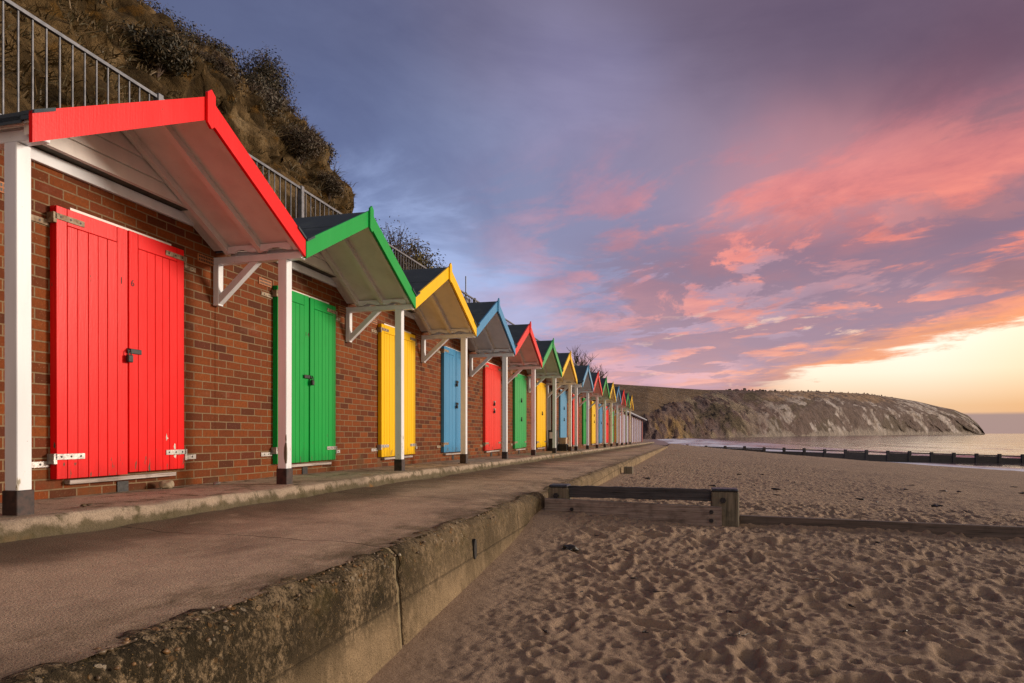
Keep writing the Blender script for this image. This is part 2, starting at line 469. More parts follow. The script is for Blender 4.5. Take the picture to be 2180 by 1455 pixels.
def b_gable():
    m = MB(); z = 2.452; top = PEAK - 0.056
    while z < top - 0.02:
        z1 = min(z + 0.118, top)
        ya = (top - z) / SL; yb = max(0.0, (top - z1) / SL)
        xb, xt = 0.150, 0.132
        vs = [(xb, -ya, z), (xb, ya, z), (xt, yb, z1), (xt, -yb, z1), (0.11, -ya, z), (0.11, ya, z), (0.11, yb, z1), (0.11, -yb, z1)]
        m.add(vs, [(0, 1, 2, 3), (7, 6, 5, 4), (0, 4, 5, 1), (3, 2, 6, 7), (0, 3, 7, 4), (1, 5, 6, 2)])
        z = z1 + 0.003
    return m
def b_gable_base(): return MB().box(0.003, 0.128, -0.86, 0.86, 2.454, 2.475)  # dark flat board closing the underside of the gable boarding
def b_beam():
    return MB().box(0.002, 0.034, -0.98, 0.98, 2.36, 2.446, bev=0.003)
def b_eaves(s, x0, x1):
    def f():
        p = [(x0, 2.160), (x0 + 0.06, 2.160), (x0 + 0.12, 2.185), (x1 - 0.14, 2.185), (x1 - 0.05, 2.160), (x1, 2.160), (x1, 2.222), (x0, 2.222)]
        return MB().prismy(p, s * 1.235 - 0.012, s * 1.235 + 0.012)
    return f
def b_post(): return MB().box(0.713, 0.803, -0.045, 0.045, 0.15, 2.092, bev=0.004)
def b_shoe(): return MB().box(0.704, 0.812, -0.054, 0.054, -0.03, 0.152, bev=0.004).box(0.68, 0.84, -0.085, 0.085, -0.03, 0.004)
def b_tie(): return MB().box(0.002, 0.950, -0.036, 0.036, 2.094, 2.158, bev=0.004)
def b_batten(): return MB().box(0.002, 0.062, -0.036, 0.036, 1.70, 2.092, bev=0.004)
def b_brace():
    p = [(0.064, 1.715), (0.064, 1.80), (0.40, 2.092), (0.49, 2.092)]
    return MB().prismy(p[::-1], -0.030, 0.030)

DW = 0.632; DZ0, DZ1 = 0.145, 2.095
def b_leaf(s, det=2):
    """s=-1 near leaf, +1 far leaf; local y from 0 outward*s"""
    def f():
        m = MB(); y0, y1 = (-DW, -0.004) if s < 0 else (0.004, DW)
        zb = DZ0 if s < 0 else DZ0 + 0.012; zt = DZ1
        m.box(0.004, 0.045, y0, y1, zb, zt)
        q = random.Random(5 + s); n = 7
        ws = [0.085 + 0.022 * q.random() for _ in range(n)]; k = (y1 - y0) / sum(ws); y = y0
        for i, w in enumerate(ws):
            w *= k
            inner = 0 < i < n - 1
            m.box(0.045, 0.060 + (0.0012 if i % 2 else 0), y + 0.0022, y + w - 0.0022, zb, (zt - 0.125) if inner and det > 0 else zt, bev=0.0022 if det > 1 else 0)
            if i == 0: ya = y + w
            if i == n - 1: yb = y
            y += w
        if det > 0:
            m.box(0.045, 0.060, ya + 0.0022, yb - 0.0022, zt - 0.120, zt, bev=0.0022 if det > 1 else 0)
        return m
    return f
def b_hinge(s, top):
    """strap on the leaf and plate on the wall"""
    def f():
        m = MB(); z = (DZ1 - 0.075) if top else (DZ0 + 0.16)
        e = s * (DW + 0.012)
        def yb(a, b): return (min(a, b), max(a, b))
        a, b = yb(e, e - s * 0.24); m.box(0.0605, 0.067, a, b, z - 0.021, z + 0.021, bev=0.001)
        a, b = yb(e - s * 0.012, e + s * 0.014); m.box(0.004, 0.067, a, b, z - 0.05 if s < 0 else z - 0.075, z + 0.022)
        a, b = yb(e, e + s * 0.20); m.box(0.002, 0.010, a, b, z - 0.072, z - 0.030, bev=0.001)
        for k in (0.045, 0.125, 0.205): m.tube([(0.064, e - s * k, z), (0.0695, e - s * k, z)], 0.008, 7, 1)
        for k in (0.07, 0.15): m.tube([(0.008, e + s * k, z - 0.051), (0.012, e + s * k, z - 0.051)], 0.008, 7, 1)
        return m
    return f
def b_hasp(z, flip=1):
    def f():
        return MB().box(0.061, 0.068, min(-0.02 * flip, 0.13 * flip), max(-0.02 * flip, 0.13 * flip), z - 0.02, z + 0.02, bev=0.003).tube([(0.066, -0.012 * flip, z - 0.014), (0.09, -0.012 * flip, z - 0.008), (0.09, -0.012 * flip, z + 0.012), (0.066, -0.012 * flip, z + 0.014)], 0.005, 6)
    return f
def b_lock(z, flip=1):
    def f():
        m = MB(); y = -0.016 * flip
        m.box(0.070, 0.100, y - 0.026, y + 0.026, z - 0.095, z - 0.035, bev=0.006)
        m.tube([(0.085, y - 0.015, z - 0.04), (0.085, y - 0.015, z - 0.005), (0.085, y, z + 0.008), (0.085, y + 0.015, z - 0.005), (0.085, y + 0.015, z - 0.04)], 0.005, 6)
        return m
    return f
def b_sill(): return MB().box(0.002, 0.055, -0.52, 0.54, 0.098, 0.128, bev=0.003)
def b_lintel(): return MB().box(0.002, 0.040, -0.50, 0.50, DZ1 + 0.002, DZ1 + 0.022)
def b_drain(): return MB().box(0.001, 0.010, -0.07, 0.04, 0.0, 0.085)
def b_vent():
    m = MB().box(0.001, 0.010, -0.11, 0.11, -0.036, 0.036)
    for r in (-1, 1):
        for k in range(9):
            y = -0.092 + k * 0.023
            m.box(0.0102, 0.0115, y - 0.007, y + 0.007, r * 0.016 - 0.010, r * 0.016 + 0.010, 1)
    return m

def text_mesh(body, size, mat):
    cu = bpy.data.curves.new('num', 'FONT'); cu.body = body; cu.size = size; cu.extrude = 0.0006; cu.space_character = 1.5
    o = bpy.data.objects.new('num', cu); COL.objects.link(o)
    dg = bpy.context.evaluated_depsgraph_get(); dg.update()
    me = bpy.data.meshes.new_from_object(o.evaluated_get(dg))
    bpy.data.objects.remove(o)
    # glyph plane XY -> local (y along wall, z up), facing +x
    for v in me.vertices:
        x, y, z = v.co; v.co = (z, x, y)
    me.materials.clear(); me.materials.append(mat); me.name = 'number'
    return me

HUTS = [
 (0, 'red', 'red beach hut with 16 on its doors and paint chipped beside a hinge'),
 (1, 'green', 'green beach hut with 14 on its doors, joined to the red hut numbered 16'),
 (2, 'yellow', 'yellow beach hut between the green hut numbered 14 and a blue hut'),
 (3, 'blue', 'first blue beach hut from the red hut numbered 16, two dark hasps on its doors'),
 (4, 'red', 'red beach hut with two silver hasps, beyond the first blue hut'),
 (5, 'green', 'second green beach hut from the red hut numbered 16, dark hasp high on its doors'),
 (6, 'yellow', 'yellow beach hut ending the first block, beside the grey recess with the black bin'),
 (7, 'blue', 'blue beach hut behind the low black bench, starting the second block'),
 (8, 'red', 'red beach hut next beyond the blue hut that has the bench'),
 (9, 'green', 'green beach hut third in the block that starts at the bench'),
 (10, 'yellow', 'yellow beach hut fourth in the block that starts at the bench'),
 (11, 'blue', 'blue beach hut fifth in the block that starts at the bench'),
 (12, 'red', 'red beach hut sixth in the block that starts at the bench'),
 (13, 'green', 'green beach hut seventh in the block that starts at the bench'),
 (14, 'yellow', 'yellow beach hut last of the gabled row, touching the flat-roofed lilac huts'),
]
def hut_y(k): return Y0 + PITCH * k + (GAP if k >= 7 else 0)

def build_post(root, y, det):
    p = cached('post', 0, b_post, M['white'], root); p.location = (0, y, 0)
    cached('post_base', 0, b_shoe, M['shoe'], p)
    q = cached('tie_beam', 0, b_tie, M['white'], root); q.location = (0, y, 0)
    q = cached('wall_batten', 0, b_batten, M['white'], root); q.location = (0, y, 0)
    q = cached('brace', 0, b_brace, M['white'], root); q.location = (0, y, 0)

for k, colr, lab in HUTS:
    yc = hut_y(k)
    if k in (4, 5, 7, 8, 10, 13): colr += '_faded'
    cm = M[colr]; jq = random.Random(k * 7 + 1)
    root = empty('beach_hut', (XW, yc, slab(yc)), lab, 'beach hut', 'gabled beach huts along the promenade')
    root.location.z += jq.uniform(-0.007, 0.007); root.location.x += jq.uniform(-0.0015, 0.0015); root.rotation_euler.x = R(jq.uniform(-0.22, 0.22))
    near = (k == 0)
    cached('wall', 0, b_wall, M['brick'], root)
    cached('roof', near, b_roof(near), M['felt'], root)
    cached('soffit', near, b_soffit(near), M['soffit'], root)
    for s in (-1, 1):
        for i, (x0, x1) in enumerate(((0.152, 0.20), (0.50, 0.55), (0.875, 0.920))):
            cached('rafter', (s, i, near), b_rafter(s, x0, x1, near), M['soffit'], root)
        cached('bargeboard', (s, near, colr), b_barge(s, near), cm, root)
        for x0, x1 in ((0.202, 0.498), (0.552, 0.872)): cached('eaves_board', (s, x0), b_eaves(s, x0, x1), M['white'], root)
    cached('ridge_cap', colr, b_cap, cm, root)
    g = cached('gable_boarding', 0, b_gable, M['soffit'], root)
    cached('gable_base', 0, b_gable_base, M['dark_board'], root)
    cached('wall_beam', 0, b_beam, M['white'], root)
    build_post(root, -1.3, 2)
    if k in (6, 14): build_post(root, 1.3 - (0.05 if k == 6 else 0), 2)
    dy = 0.19 if k == 0 else 0.26
    det = 2 if k < 3 else (1 if k < 8 else 0)
    for s in (-1, 1):
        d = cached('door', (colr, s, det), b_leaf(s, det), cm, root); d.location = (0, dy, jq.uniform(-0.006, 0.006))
        hs_ = s * (DW + 0.0); ja = R(jq.uniform(0.2, 1.3)) * s
        d.rotation_euler.z = ja; d.location.x = hs_ * math.sin(ja); d.location.y = dy + hs_ * (1 - math.cos(ja))
        if k < 8:
            for top in (True, False):
                hm = 'rusty' if (top or k > 2) else 'galv'
                h = cached('hinge', (s, top, hm), b_hinge(s, top), [M[hm], M['bolt']], d)
        if s > 0: dfar = d
        else: dnear = d
    hz = {0: [1.13], 1: [1.15], 2: [1.12], 3: [1.5, 1.08], 4: [1.25, 1.08], 5: [1.45, 0.95], 6: [1.2], 7: [1.5, 1.1], 8: [1.2], 9: [1.2], 10: [1.5, 1.2], 11: [1.2], 12: [1.2], 13: [1.2], 14: [1.2]}[k]
    fl = -1 if k == 1 else 1
    for z in hz:
        hm = M['galv'] if k == 4 else M['black']
        h = cached('hasp', (round(z, 2), k == 4, fl), b_hasp(z, fl), hm, dfar)
        lk = cached('padlock', (round(z, 2), fl), b_lock(z, fl), M['black'], dfar)
    if k == 1:
        pq = [c for c in root.children if c.name.startswith('post')][0]
        zs = [(0.20, .012, .010), (0.24, .022, .016), (0.29, .026, .018), (0.34, .024, .016), (0.385, .014, .010), (0.395, .004, .004), (0.42, .010, .008), (0.45, .009, .006), (0.47, .002, .002)]
        mm = MB()
        for (z0, a0, b0), (z1, a1, b1) in zip(zs[:-1], zs[1:]):
            x, y, e = 0.8042, -0.0462, 0
            mm.add([(x - a0, y, z0), (x, y, z0), (x, y, z1), (x - a1, y, z1)], [(0, 1, 2, 3)])
            mm.add([(x, y, z0), (x, y + b0, z0), (x, y + b1, z1), (x, y, z1)], [(0, 1, 2, 3)])
        mm.obj('bare_wood_patch', M['timber_post'], pq)
    if k in (0, 1):
        m1, m2 = ('1', '6') if k == 0 else ('1', '4')
        for par, ch, yy in ((dnear, m1, -0.085), (dnear if k else dfar, m2, -0.035 if k else 0.022)):
            o = link('number', text_mesh(ch, 0.075 if k == 0 else 0.07, M['number']), par)
            o.location = (0.0618, yy, 1.655 if k == 0 else 1.62)
    if k == 0:
        def flake(pts):
            MB().add([(0.0620, y, z) for y, z in pts], [list(range(len(pts)))]).obj('paint_chip', M['chip'], dfar)
        flake([(0.50, 0.335), (0.515, 0.325), (0.522, 0.345), (0.517, 0.375), (0.507, 0.382), (0.498, 0.36)])
        flake([(0.498, 0.272), (0.505, 0.255), (0.512, 0.262), (0.521, 0.25), (0.528, 0.283), (0.51, 0.284)])
        flake([(0.405, 0.435), (0.412, 0.47), (0.418, 0.44), (0.433, 0.425), (0.418, 0.418), (0.41, 0.405)])
    o = cached('door_sill', 0, b_sill, M['sill'], root); o.location = (0, dy, 0)
    o = cached('lintel_strip', 0, b_lintel, M['soffit'], root); o.location = (0, dy, 0)
    if k < 6:
        o = cached('drain_hole', 0, b_drain, M['black'], root); o.location = (0, dy + 0.02, 0)
        for yv in ((-0.52, 1.17) if k else (-0.80, 1.17)):
            v = cached('air_brick', 0, b_vent, [M['terra'], M['black']], root); v.location = (0, yv, 2.10)

# plain brick walls either side of the blocks
def brick_link(y0, y1, label, x1=XW, mat='brick', top=2.45):
    yc = (y0 + y1) / 2
    r = empty('brick_wall', (0, yc, slab(yc)), label, 'wall')
    MB().box(-6.02, x1, y0 - yc, y1 - yc, -0.15, top).obj('brickwork', M[mat], r)
    return r
r = brick_link(-3.0, Y0 - 1.301, 'plain brick wall with a vent, beside the outer post of the red hut numbered 16')
MB().box(-6.02, XW + 0.12, -2.7, 2.15, 2.453, 2.53).obj('roof', M['felt'], r)
gy0, gy1 = hut_y(6) + 1.301, hut_y(7) - 1.301
r = brick_link(gy0, gy1, 'recessed grey doorway in the gap between the yellow and blue hut blocks', XW - 0.10)
MB().box(XW - 0.097, XW - 0.06, -0.42, 0.42, 0.05, 2.05, bev=0.003).obj('door', M['dark_board'], r)
MB().box(-6.0, XW + 0.75, -0.55, 0.55, 2.455, 2.53).obj('roof', M['felt'], r)
MB().box(XW + 0.72, XW + 0.748, -0.54, 0.54, 2.33, 2.453, bev=0.002).obj('fascia', M['white'], r)

# ------------------------------------------------------------------ flat-roofed lilac huts at the end
def terrace():
    ya, yb = hut_y(14) + 1.36, 69.4
    L = yb - ya
    root = empty('hut_terrace', (XW, ya, slab(ya)), 'flat-roofed terrace of lilac beach huts closing the far end of the row', 'hut terrace', rz=R(0.5))
    dz = -0.0055 * L
    def slope_box(x0, x1, y0, y1, z0, z1):
        f = lambda y: -0.0055 * y
        vs = [(x0, y0, z0 + f(y0)), (x1, y0, z0 + f(y0)), (x1, y1, z0 + f(y1)), (x0, y1, z0 + f(y1)),
              (x0, y0, z1 + f(y0)), (x1, y0, z1 + f(y0)), (x1, y1, z1 + f(y1)), (x0, y1, z1 + f(y1))]
        return MB().add(vs, [(3, 2, 1, 0), (4, 5, 6, 7), (0, 1, 5, 4), (1, 2, 6, 5), (2, 3, 7, 6), (3, 0, 4, 7)])
    slope_box(-2.0, 0, 0, L, -0.2, 2.12).obj('wall', M['maroon'], root)
    rf = MB(); f = lambda y: -0.0055 * y
    vs = []
    for y in (0.0, L + 0.25):
        vs += [(-2.1, y, 2.62 + f(y)), (0.42, y, 2.22 + f(y)), (0.42, y, 2.13 + f(y)), (-2.1, y, 2.50 + f(y))]
    rf.add(vs, [(0, 1, 5, 4), (1, 2, 6, 5), (2, 3, 7, 6), (3, 0, 4, 7), (3, 2, 1, 0), (4, 5, 6, 7)])
    rf.obj('roof', M['greyroof'], root)
    n = 10
    for i in range(n):
        y = (i + 0.5) * L / n
        slope_box(0.002, 0.05, y - 0.75, y + 0.75, 0.06, 1.98).obj('door', M['maroon'] if i == n - 1 else M['lilac'], root)
        slope_box(0.002, 0.10, y - 1.0, y - 0.85, 0.0, 2.10).obj('pilaster', M['white'] if i < n - 1 else M['maroon'], root)
terrace()

# ------------------------------------------------------------------ things between the two blocks
def bench_bits():
    yb = gy0 + 0.55
    z = slab(yb)
    b = empty('storage_bench', (-3.98, yb + 0.1, z), 'low black bench on the kerb in front of the second blue hut', 'bench')
    MB().box(-0.17, 0.17, -0.42, 0.42, 0.19, 0.225, bev=0.004).obj('seat', M['cap'], b)
    for yy in (-0.38, 0.38): MB().box(-0.16, 0.16, yy - 0.03, yy + 0.03, 0.002, 0.188).obj('leg', M['black'], b)
    MB().box(-0.165, -0.13, -0.34, 0.34, 0.03, 0.187).obj('back_panel', M['black'], b)
    t = MB().box(-0.11, 0.11, -0.13, 0.13, 0.0, 0.20, bev=0.005).box(-0.118, 0.118, -0.138, 0.138, 0.16, 0.203, bev=0.003)
    o = t.obj('wooden_box', M['tan']); o.location = (-3.98, yb - 0.05, z + 0.226)
    tag(o, 'tan wooden box resting on the low black bench', 'box')
    r = empty('litter_bin', (-4.24, gy0 + 0.16, slab(gy0)), 'black litter bin with a white front panel, in the grey recess', 'litter bin')
    MB().box(-0.14, 0.14, -0.12, 0.12, 0.003, 0.62, bev=0.01).obj('body', M['black'], r)
    MB().box(-0.15, 0.15, -0.13, 0.13, 0.622, 0.66, bev=0.01).obj('lid', M['black'], r)
    MB().box(-0.10, 0.10, -0.124, -0.1205, 0.40, 0.60).obj('notice', M['white'], r)
bench_bits()

# ------------------------------------------------------------------ kerb plinth, promenade, sea wall
def c_kerb():
    t, c, h, s, p, n1, n2, n3 = mat_concrete('kerb_concrete', (0.42, 0.325, 0.24), 0.40)
    kz = t.math('ADD', s[2], t.math('MULTIPLY', t.math('SUBTRACT', s[1], 3.0), 0.0055))
    lowm = t.step(t.math('ADD', kz, t.math('MULTIPLY', t.math('SUBTRACT', t.noise(t.scale(p, (1, 1, 0.6)), 7, 6, 0.7), 0.5), 0.16)), -0.035, -0.075)
    c = t.mix(t.math('MULTIPLY', lowm, 0.8), c, (0.062, 0.050, 0.020))
    rust = t.math('MULTIPLY', t.step(t.noise(p, 2.4, 3), 0.60, 0.72), t.step(t.noise(p, 16, 4), 0.35, 0.6))
    c = t.mix(t.math('MULTIPLY', rust, 0.6), c, (0.34, 0.15, 0.03))
    return t.done(c, 0.85, t.bump(h, 0.8, 0.010), spec=0.2)
def c_prom():
    t, c, h, s, p, n1, n2, n3 = mat_concrete('promenade_concrete', (0.51, 0.362, 0.25), 0.0)
    # silt swept against the kerb
    k = t.math('ADD', t.math('MULTIPLY', s[0], -1.0), t.math('MULTIPLY', t.noise(p, 1.4, 5), 1.1))
    silt = t.step(k, 3.10, 3.75)
    c = t.mix(t.math('MULTIPLY', silt, 0.85), c, (0.085, 0.058, 0.036))
    alg = t.step(t.math('ADD', t.math('MULTIPLY', s[0], 1.0), t.math('MULTIPLY', t.noise(t.scale(p, (1.0, 0.5, 1)), 5, 5, 0.7), 1.5)), -1.22, -0.72)
    c = t.mix(t.math('MULTIPLY', alg, 0.75), c, (0.075, 0.056, 0.026))
    # one crack across at the joint
    w = t.math('ADD', s[1], t.math('MULTIPLY', t.math('SUBTRACT', t.noise(p, 5, 4), 0.5), 0.06))
    crack = t.step(t.math('ABSOLUTE', t.math('SUBTRACT', w, 3.43)), 0.007, 0.003)
    far = t.step(t.math('ABSOLUTE', t.math('SUBTRACT', w, 9.3)), 0.012, 0.005)
    crack = t.math('MAXIMUM', crack, far)
    for yy in (6.05, 12.4, 17.0, 23.0):
        crack = t.math('MAXIMUM', crack, t.math('MULTIPLY', t.step(t.math('ABSOLUTE', t.math('SUBTRACT', s[1], yy)), 0.012, 0.005), 0.7))
    wd = t.step(t.noise(t.scale(p, (1.0, 0.6, 1)), 0.9, 6, 0.62), 0.50, 0.62)
    c = t.mix(t.math('MULTIPLY', wd, 0.45), c, (0.12, 0.082, 0.055))
    blow = t.step(t.math('ADD', t.noise(t.scale(p, (1.6, 0.8, 1)), 1.3, 6, 0.65), t.math('MULTIPLY', s[0], 0.03)), 0.53, 0.62)
    c = t.mix(t.math('MULTIPLY', blow, 0.45), c, (0.48, 0.345, 0.235))
    c = t.mix(t.math('MULTIPLY', crack, 0.8), c, (0.02, 0.015, 0.01))
    h = t.math('SUBTRACT', h, crack)
    return t.done(c, 0.84, t.bump(h, 0.9, 0.010), spec=0.2)
def c_wall():
    t, c, h, s, p, n1, n2, n3 = mat_concrete('sea_wall_concrete', (0.35, 0.25, 0.145), 0.0, 0.0)
    # dark algae on the upper part, thicker at the near bay, above the last board mark
    zl = t.math('ADD', s[2], t.math('MULTIPLY', s[1], -0.012))
    up = t.step(t.math('ADD', zl, t.math('MULTIPLY', t.noise(p, 6, 5, 0.7), 0.16)), -0.55, -0.36)
    fine = t.noise(t.scale(p, (1, 1, 0.75)), 34, 8, 0.80)
    big = t.noise(p, 3.2, 5, 0.65)
    pat = t.step(t.math('ADD', t.math('MULTIPLY', fine, 0.62), t.math('MULTIPLY', big, 0.38)), 0.41, 0.53)
    nearb = t.math('ADD', 0.58, t.math('MULTIPLY', t.step(s[1], 4.0, 3.35), 0.40))
    far_ = t.step(s[1], 14.0, 5.0)
    m = t.math('MULTIPLY', t.math('MULTIPLY', t.math('MULTIPLY', up, pat), nearb), t.math('ADD', 0.55, t.math('MULTIPLY', far_, 0.45)))
    c = t.mix(m, c, (0.022, 0.016, 0.007))
    low_ = t.math('MULTIPLY', t.step(t.math('ADD', t.math('MULTIPLY', t.noise(t.scale(p, (1, 1, 0.5)), 18, 8, 0.75), 0.5), t.math('MULTIPLY', t.noise(p, 2.3, 5, 0.6), 0.5)), 0.44, 0.60), 0.55)
    c = t.mix(low_, c, (0.075, 0.052, 0.026))
    green = t.math('MULTIPLY', t.step(t.noise(p, 2.6, 5, 0.7), 0.52, 0.66), up)
    c = t.mix(t.math('MULTIPLY', green, 0.30), c, (0.085, 0.068, 0.020))
    gold = t.step(t.voro(p, 60), 0.16, 0.08)
    c = t.mix(t.math('MULTIPLY', t.math('MULTIPLY', gold, up), 0.6), c, (0.36, 0.22, 0.07))
    edge_ = t.math('MULTIPLY', t.step(t.math('ABSOLUTE', t.math('SUBTRACT', s[1], 3.395)), 0.018, 0.012), 0.6)
    c = t.mix(edge_, c, (0.36, 0.28, 0.16))
    # exposed flint aggregate along the worn nosing
    vd = t.voro(t.vmath('ADD', p, t.scale(t.noise(p, 20, 2, out='Color'), (0.015, 0.015, 0.015))), 30)
    vc = t.sep(t.voro(p, 30, out='Color'))
    ac = t.ramp(vc[0], [(0, (0.04, 0.03, 0.02)), (0.3, (0.26, 0.13, 0.04)), (0.5, (0.28, 0.21, 0.13)), (0.75, (0.10, 0.065, 0.03)), (1, (0.38, 0.31, 0.22))])
    nose = t.step(t.math('ADD', s[2], t.math('MULTIPLY', t.noise(p, 7, 4), 0.30)), -0.20, 0.0)
    am = t.math('MULTIPLY', t.math('MULTIPLY', t.step(vd, 0.42, 0.28), t.step(vc[1], 0.35, 0.5)), nose)
    c = t.mix(t.math('MULTIPLY', am, 0.85), c, ac)
    # board-mark line and panel joints
    bl = t.step(t.math('ABSOLUTE', t.math('ADD', s[2], t.math('ADD', 0.50, t.math('MULTIPLY', s[1], -0.012)))), 0.010, 0.003)
    j = None
    for yy in (3.43, 6.05, 8.7, 11.4, 17.0):
        e = t.step(t.math('ABSOLUTE', t.math('SUBTRACT', s[1], t.math('ADD', yy, t.math('MULTIPLY', t.noise(p, 9, 2), 0.012)))), 0.012, 0.004)
        j = e if j is None else t.math('MAXIMUM', j, e)
    ln = t.math('MAXIMUM', j, t.math('MULTIPLY', bl, 0.5))
    c = t.mix(t.math('MULTIPLY', ln, 0.75), c, (0.025, 0.018, 0.01))
    h = t.math('ADD', t.math('SUBTRACT', h, ln), am)
    h = t.math('ADD', h, t.math('MULTIPLY', t.noise(p, 60, 4, 0.7), 0.6))
    return t.done(c, 0.88, t.bump(h, 0.9, 0.014), spec=0.2)
M['kerb'] = c_kerb(); M['prom'] = c_prom(); M['seawall'] = c_wall()

def ycoords(a, b, fine, growth=1.03, big=2.0):
    out = [a]; st = fine
    while out[-1] < b:
        out.append(out[-1] + st); 
        if out[-1] > 7: st = min(big, st * growth)
    out[-1] = b
    return np.array(out)

def sweep(name, prof_fn, ys, mat):
    P = [prof_fn(y) for y in ys]
    X = np.array([[q[0] for q in r] for r in P]); Z = np.array([[q[1] for q in r] for r in P])
    Y = np.repeat(ys[:, None], X.shape[1], 1)
    return X, Y, Z

def make_kerb():
    ys = ycoords(-3.0, 69.6, 0.035)
    prof = [(-4.43, 0.0), (-4.3, 0.0), (-4.1, 0), (-3.9, 0), (-3.7, 0), (-3.55, 0), (-3.48, 0), (-3.44, -0.002), (-3.425, -0.010), (-3.418, -0.025), (-3.415, -0.045), (-3.412, -0.065), (-3.408, -0.085), (-3.402, -0.10), (-3.392, -0.112), (-3.37, -0.122), (-3.33, -0.135)]
    px = np.array([a for a, b in prof]); pz = np.array([b for a, b in prof])
    Y = np.repeat(ys[:, None], len(px), 1); X = np.repeat(px[None], len(ys), 0); Z = np.repeat(pz[None], len(ys), 0)
    n = fbm(Y * 2.2, Z * 6 + 3, 4, 4); e = smooth(-3.6, -3.42, X)
    X = X + e * n * 0.034 + e * fbm(Y * 14, Z * 30, 9, 3) * 0.013
    Z = Z + slab(Y) + (1 - e) * fbm(Y * 1.5, X * 3, 12, 3) * 0.006 + e * (Z > -0.08) * fbm(Y * 5, X * 9, 18, 3) * 0.016
    bend = smooth(49, 70, Y) * -0.12
    me = grid_mesh('kerb', X + bend, Y, Z, M['kerb'])
    tag(link('kerb', me), kind='structure')
make_kerb()

def edge_x(y):
    return np.where(y < 49, -1.535, -1.535 - (y - 49) * 0.145)

def make_prom():
    # the walking surface, up to the nosing
    ys = ycoords(-3.0, 69.9, 0.03)
    us = np.linspace(0, 1, 64)
    Y = np.repeat(ys[:, None], len(us), 1); ex = edge_x(Y) - 0.06
    X = -3.50 + (ex + 3.50) * us[None]
    Z = prom(Y) + fbm(Y * 1.1, X * 1.7, 3, 4) * 0.016 + fbm(Y * 9, X * 9, 7, 2) * 0.003
    Z = Z - us[None] * 0.034 - smooth(0.8, 1.0, us[None]) * 0.012 + smooth(-2.9, -3.45, X) * (0.012 + 0.02 * fbm(Y * 1.7, X * 2, 15, 3))
    # slow ramp down at the very end
    me = grid_mesh('promenade', X, Y, Z, M['prom'])
    tag(link('promenade', me), kind='structure')
make_prom()

def make_seawall():
    ys = ycoords(-3.0, 49.0, 0.022, 1.02, 1.0)
    a = np.linspace(0, math.pi / 2, 9); r = 0.10
    prof = [(-0.18, -0.02), (-0.14, -0.006)] + [(-r + r * math.sin(t), -r + r * math.cos(t)) for t in a] + [(0.0 + 0.006 * k, -0.12 - 0.02 * k) for k in range(0, 60)]
    px = np.array([q[0] for q in prof]); pz = np.array([q[1] for q in prof])
    ex = edge_x(ys)
    Y = np.repeat(ys[:, None], len(px), 1)
    X = ex[:, None] + px[None] * np.where(px[None] > 0, 0.25, 1); Z = pz[None] + prom(Y) - 0.040
    up = smooth(-0.45, -0.02, Z - prom(Y))
    rough = fbm(Y * 16, Z * 16, 5, 4, 0.6) * 0.022 + fbm(Y * 50, Z * 50, 8, 2) * 0.012
    nearf = 0.45 + 0.55 * smooth(6, 3, Y)
    nose = smooth(-0.13, -0.02, Z - prom(Y))
    d = rough * (0.15 + up * 0.85) * nearf + nose * fbm(Y * 3, Z * 5, 25, 3) * 0.035
    X = X + d; Z = Z + nose * (fbm(Y * 8, X * 8, 21, 4) * 0.026 - 0.006)
    # open joint
    jn = np.exp(-((Y - 3.43) / 0.014) ** 2)
    X = X - 0.035 * jn; Z = Z - 0.02 * jn * nose
    # drain hole
    dh = np.exp(-(((Y - 4.73) / 0.028) ** 2 + ((Z + 0.385) / 0.065) ** 2) * 1.0)
    X = X - 0.16 * (dh > 0.45)
    me = grid_mesh('sea_wall', X, Y, Z, M['seawall'])
    o = link('sea_wall', me)
    ys2 = np.linspace(49.0, 70.0, 60)
    Y = np.repeat(ys2[:, None], len(px), 1)
    X = edge_x(Y) + px[None] * np.where(px[None] > 0, 0.25, 1); Z = pz[None] + prom(Y) - 0.040
    root = o
    me2 = grid_mesh('end_wall', X, Y, Z, M['seawall'])
    c = link('end_wall', me2, root)
    # end return of the promenade
    MB().box(-6.5, -4.66, 69.75, 69.9, -1.6, prom(69) + 0.0).obj('end_return', M['seawall'], root)
    n = 18; wy, wz = 4.73, -0.385; m = MB()
    ring = [(0.032 * math.cos(2 * math.pi * k / n), 0.075 * math.sin(2 * math.pi * k / n)) for k in range(n)]
    m.add([(-1.5135, wy + a_, wz + b_) for a_, b_ in ring] + [(-1.60, wy + a_, wz + b_) for a_, b_ in ring], [list(range(n))] + [(k, n + k, n + (k + 1) % n, (k + 1) % n) for k in range(n)])
    m.obj('weep_hole', M['black'], root)
    tag(root, 'rough concrete sea wall edging the promenade, dark algae and flints along its nosing', 'sea wall')
make_seawall()

# flint pebbles bedded in the worn nosing
def make_pebbles():
    m = MB(); q = random.Random(3)
    for i in range(210):
        y = 1.4 + 2.2 * q.random() ** 1.0 if i < 150 else 3.5 + 3.4 * q.random()
        t = q.random()
        x = -1.535 - 0.12 * (1 - t) + q.uniform(-0.01, 0.02); z = float(prom(y)) - 0.050 - max(0, t - 0.55) * 0.22
        if t > 0.6: x = -1.541
        r = q.uniform(0.004, 0.0105)
        m.blob((x, y, z), r, i, 1, 0.35, (1, q.uniform(0.8, 1.7), q.uniform(0.6, 1)))
    t = NT('flint'); ri = t.new('ShaderNodeNewGeometry').outputs['Random Per Island']
    c = t.ramp(ri, [(0, (0.04, 0.028, 0.015)), (0.35, (0.20, 0.10, 0.03)), (0.6, (0.15, 0.10, 0.06)), (0.85, (0.09, 0.055, 0.025)), (1.0, (0.34, 0.28, 0.20))])
    t.done(c, 0.5)
    o = m.obj('flint_pebbles', t.mat, smooth=True)
    tag(o, kind='stuff')
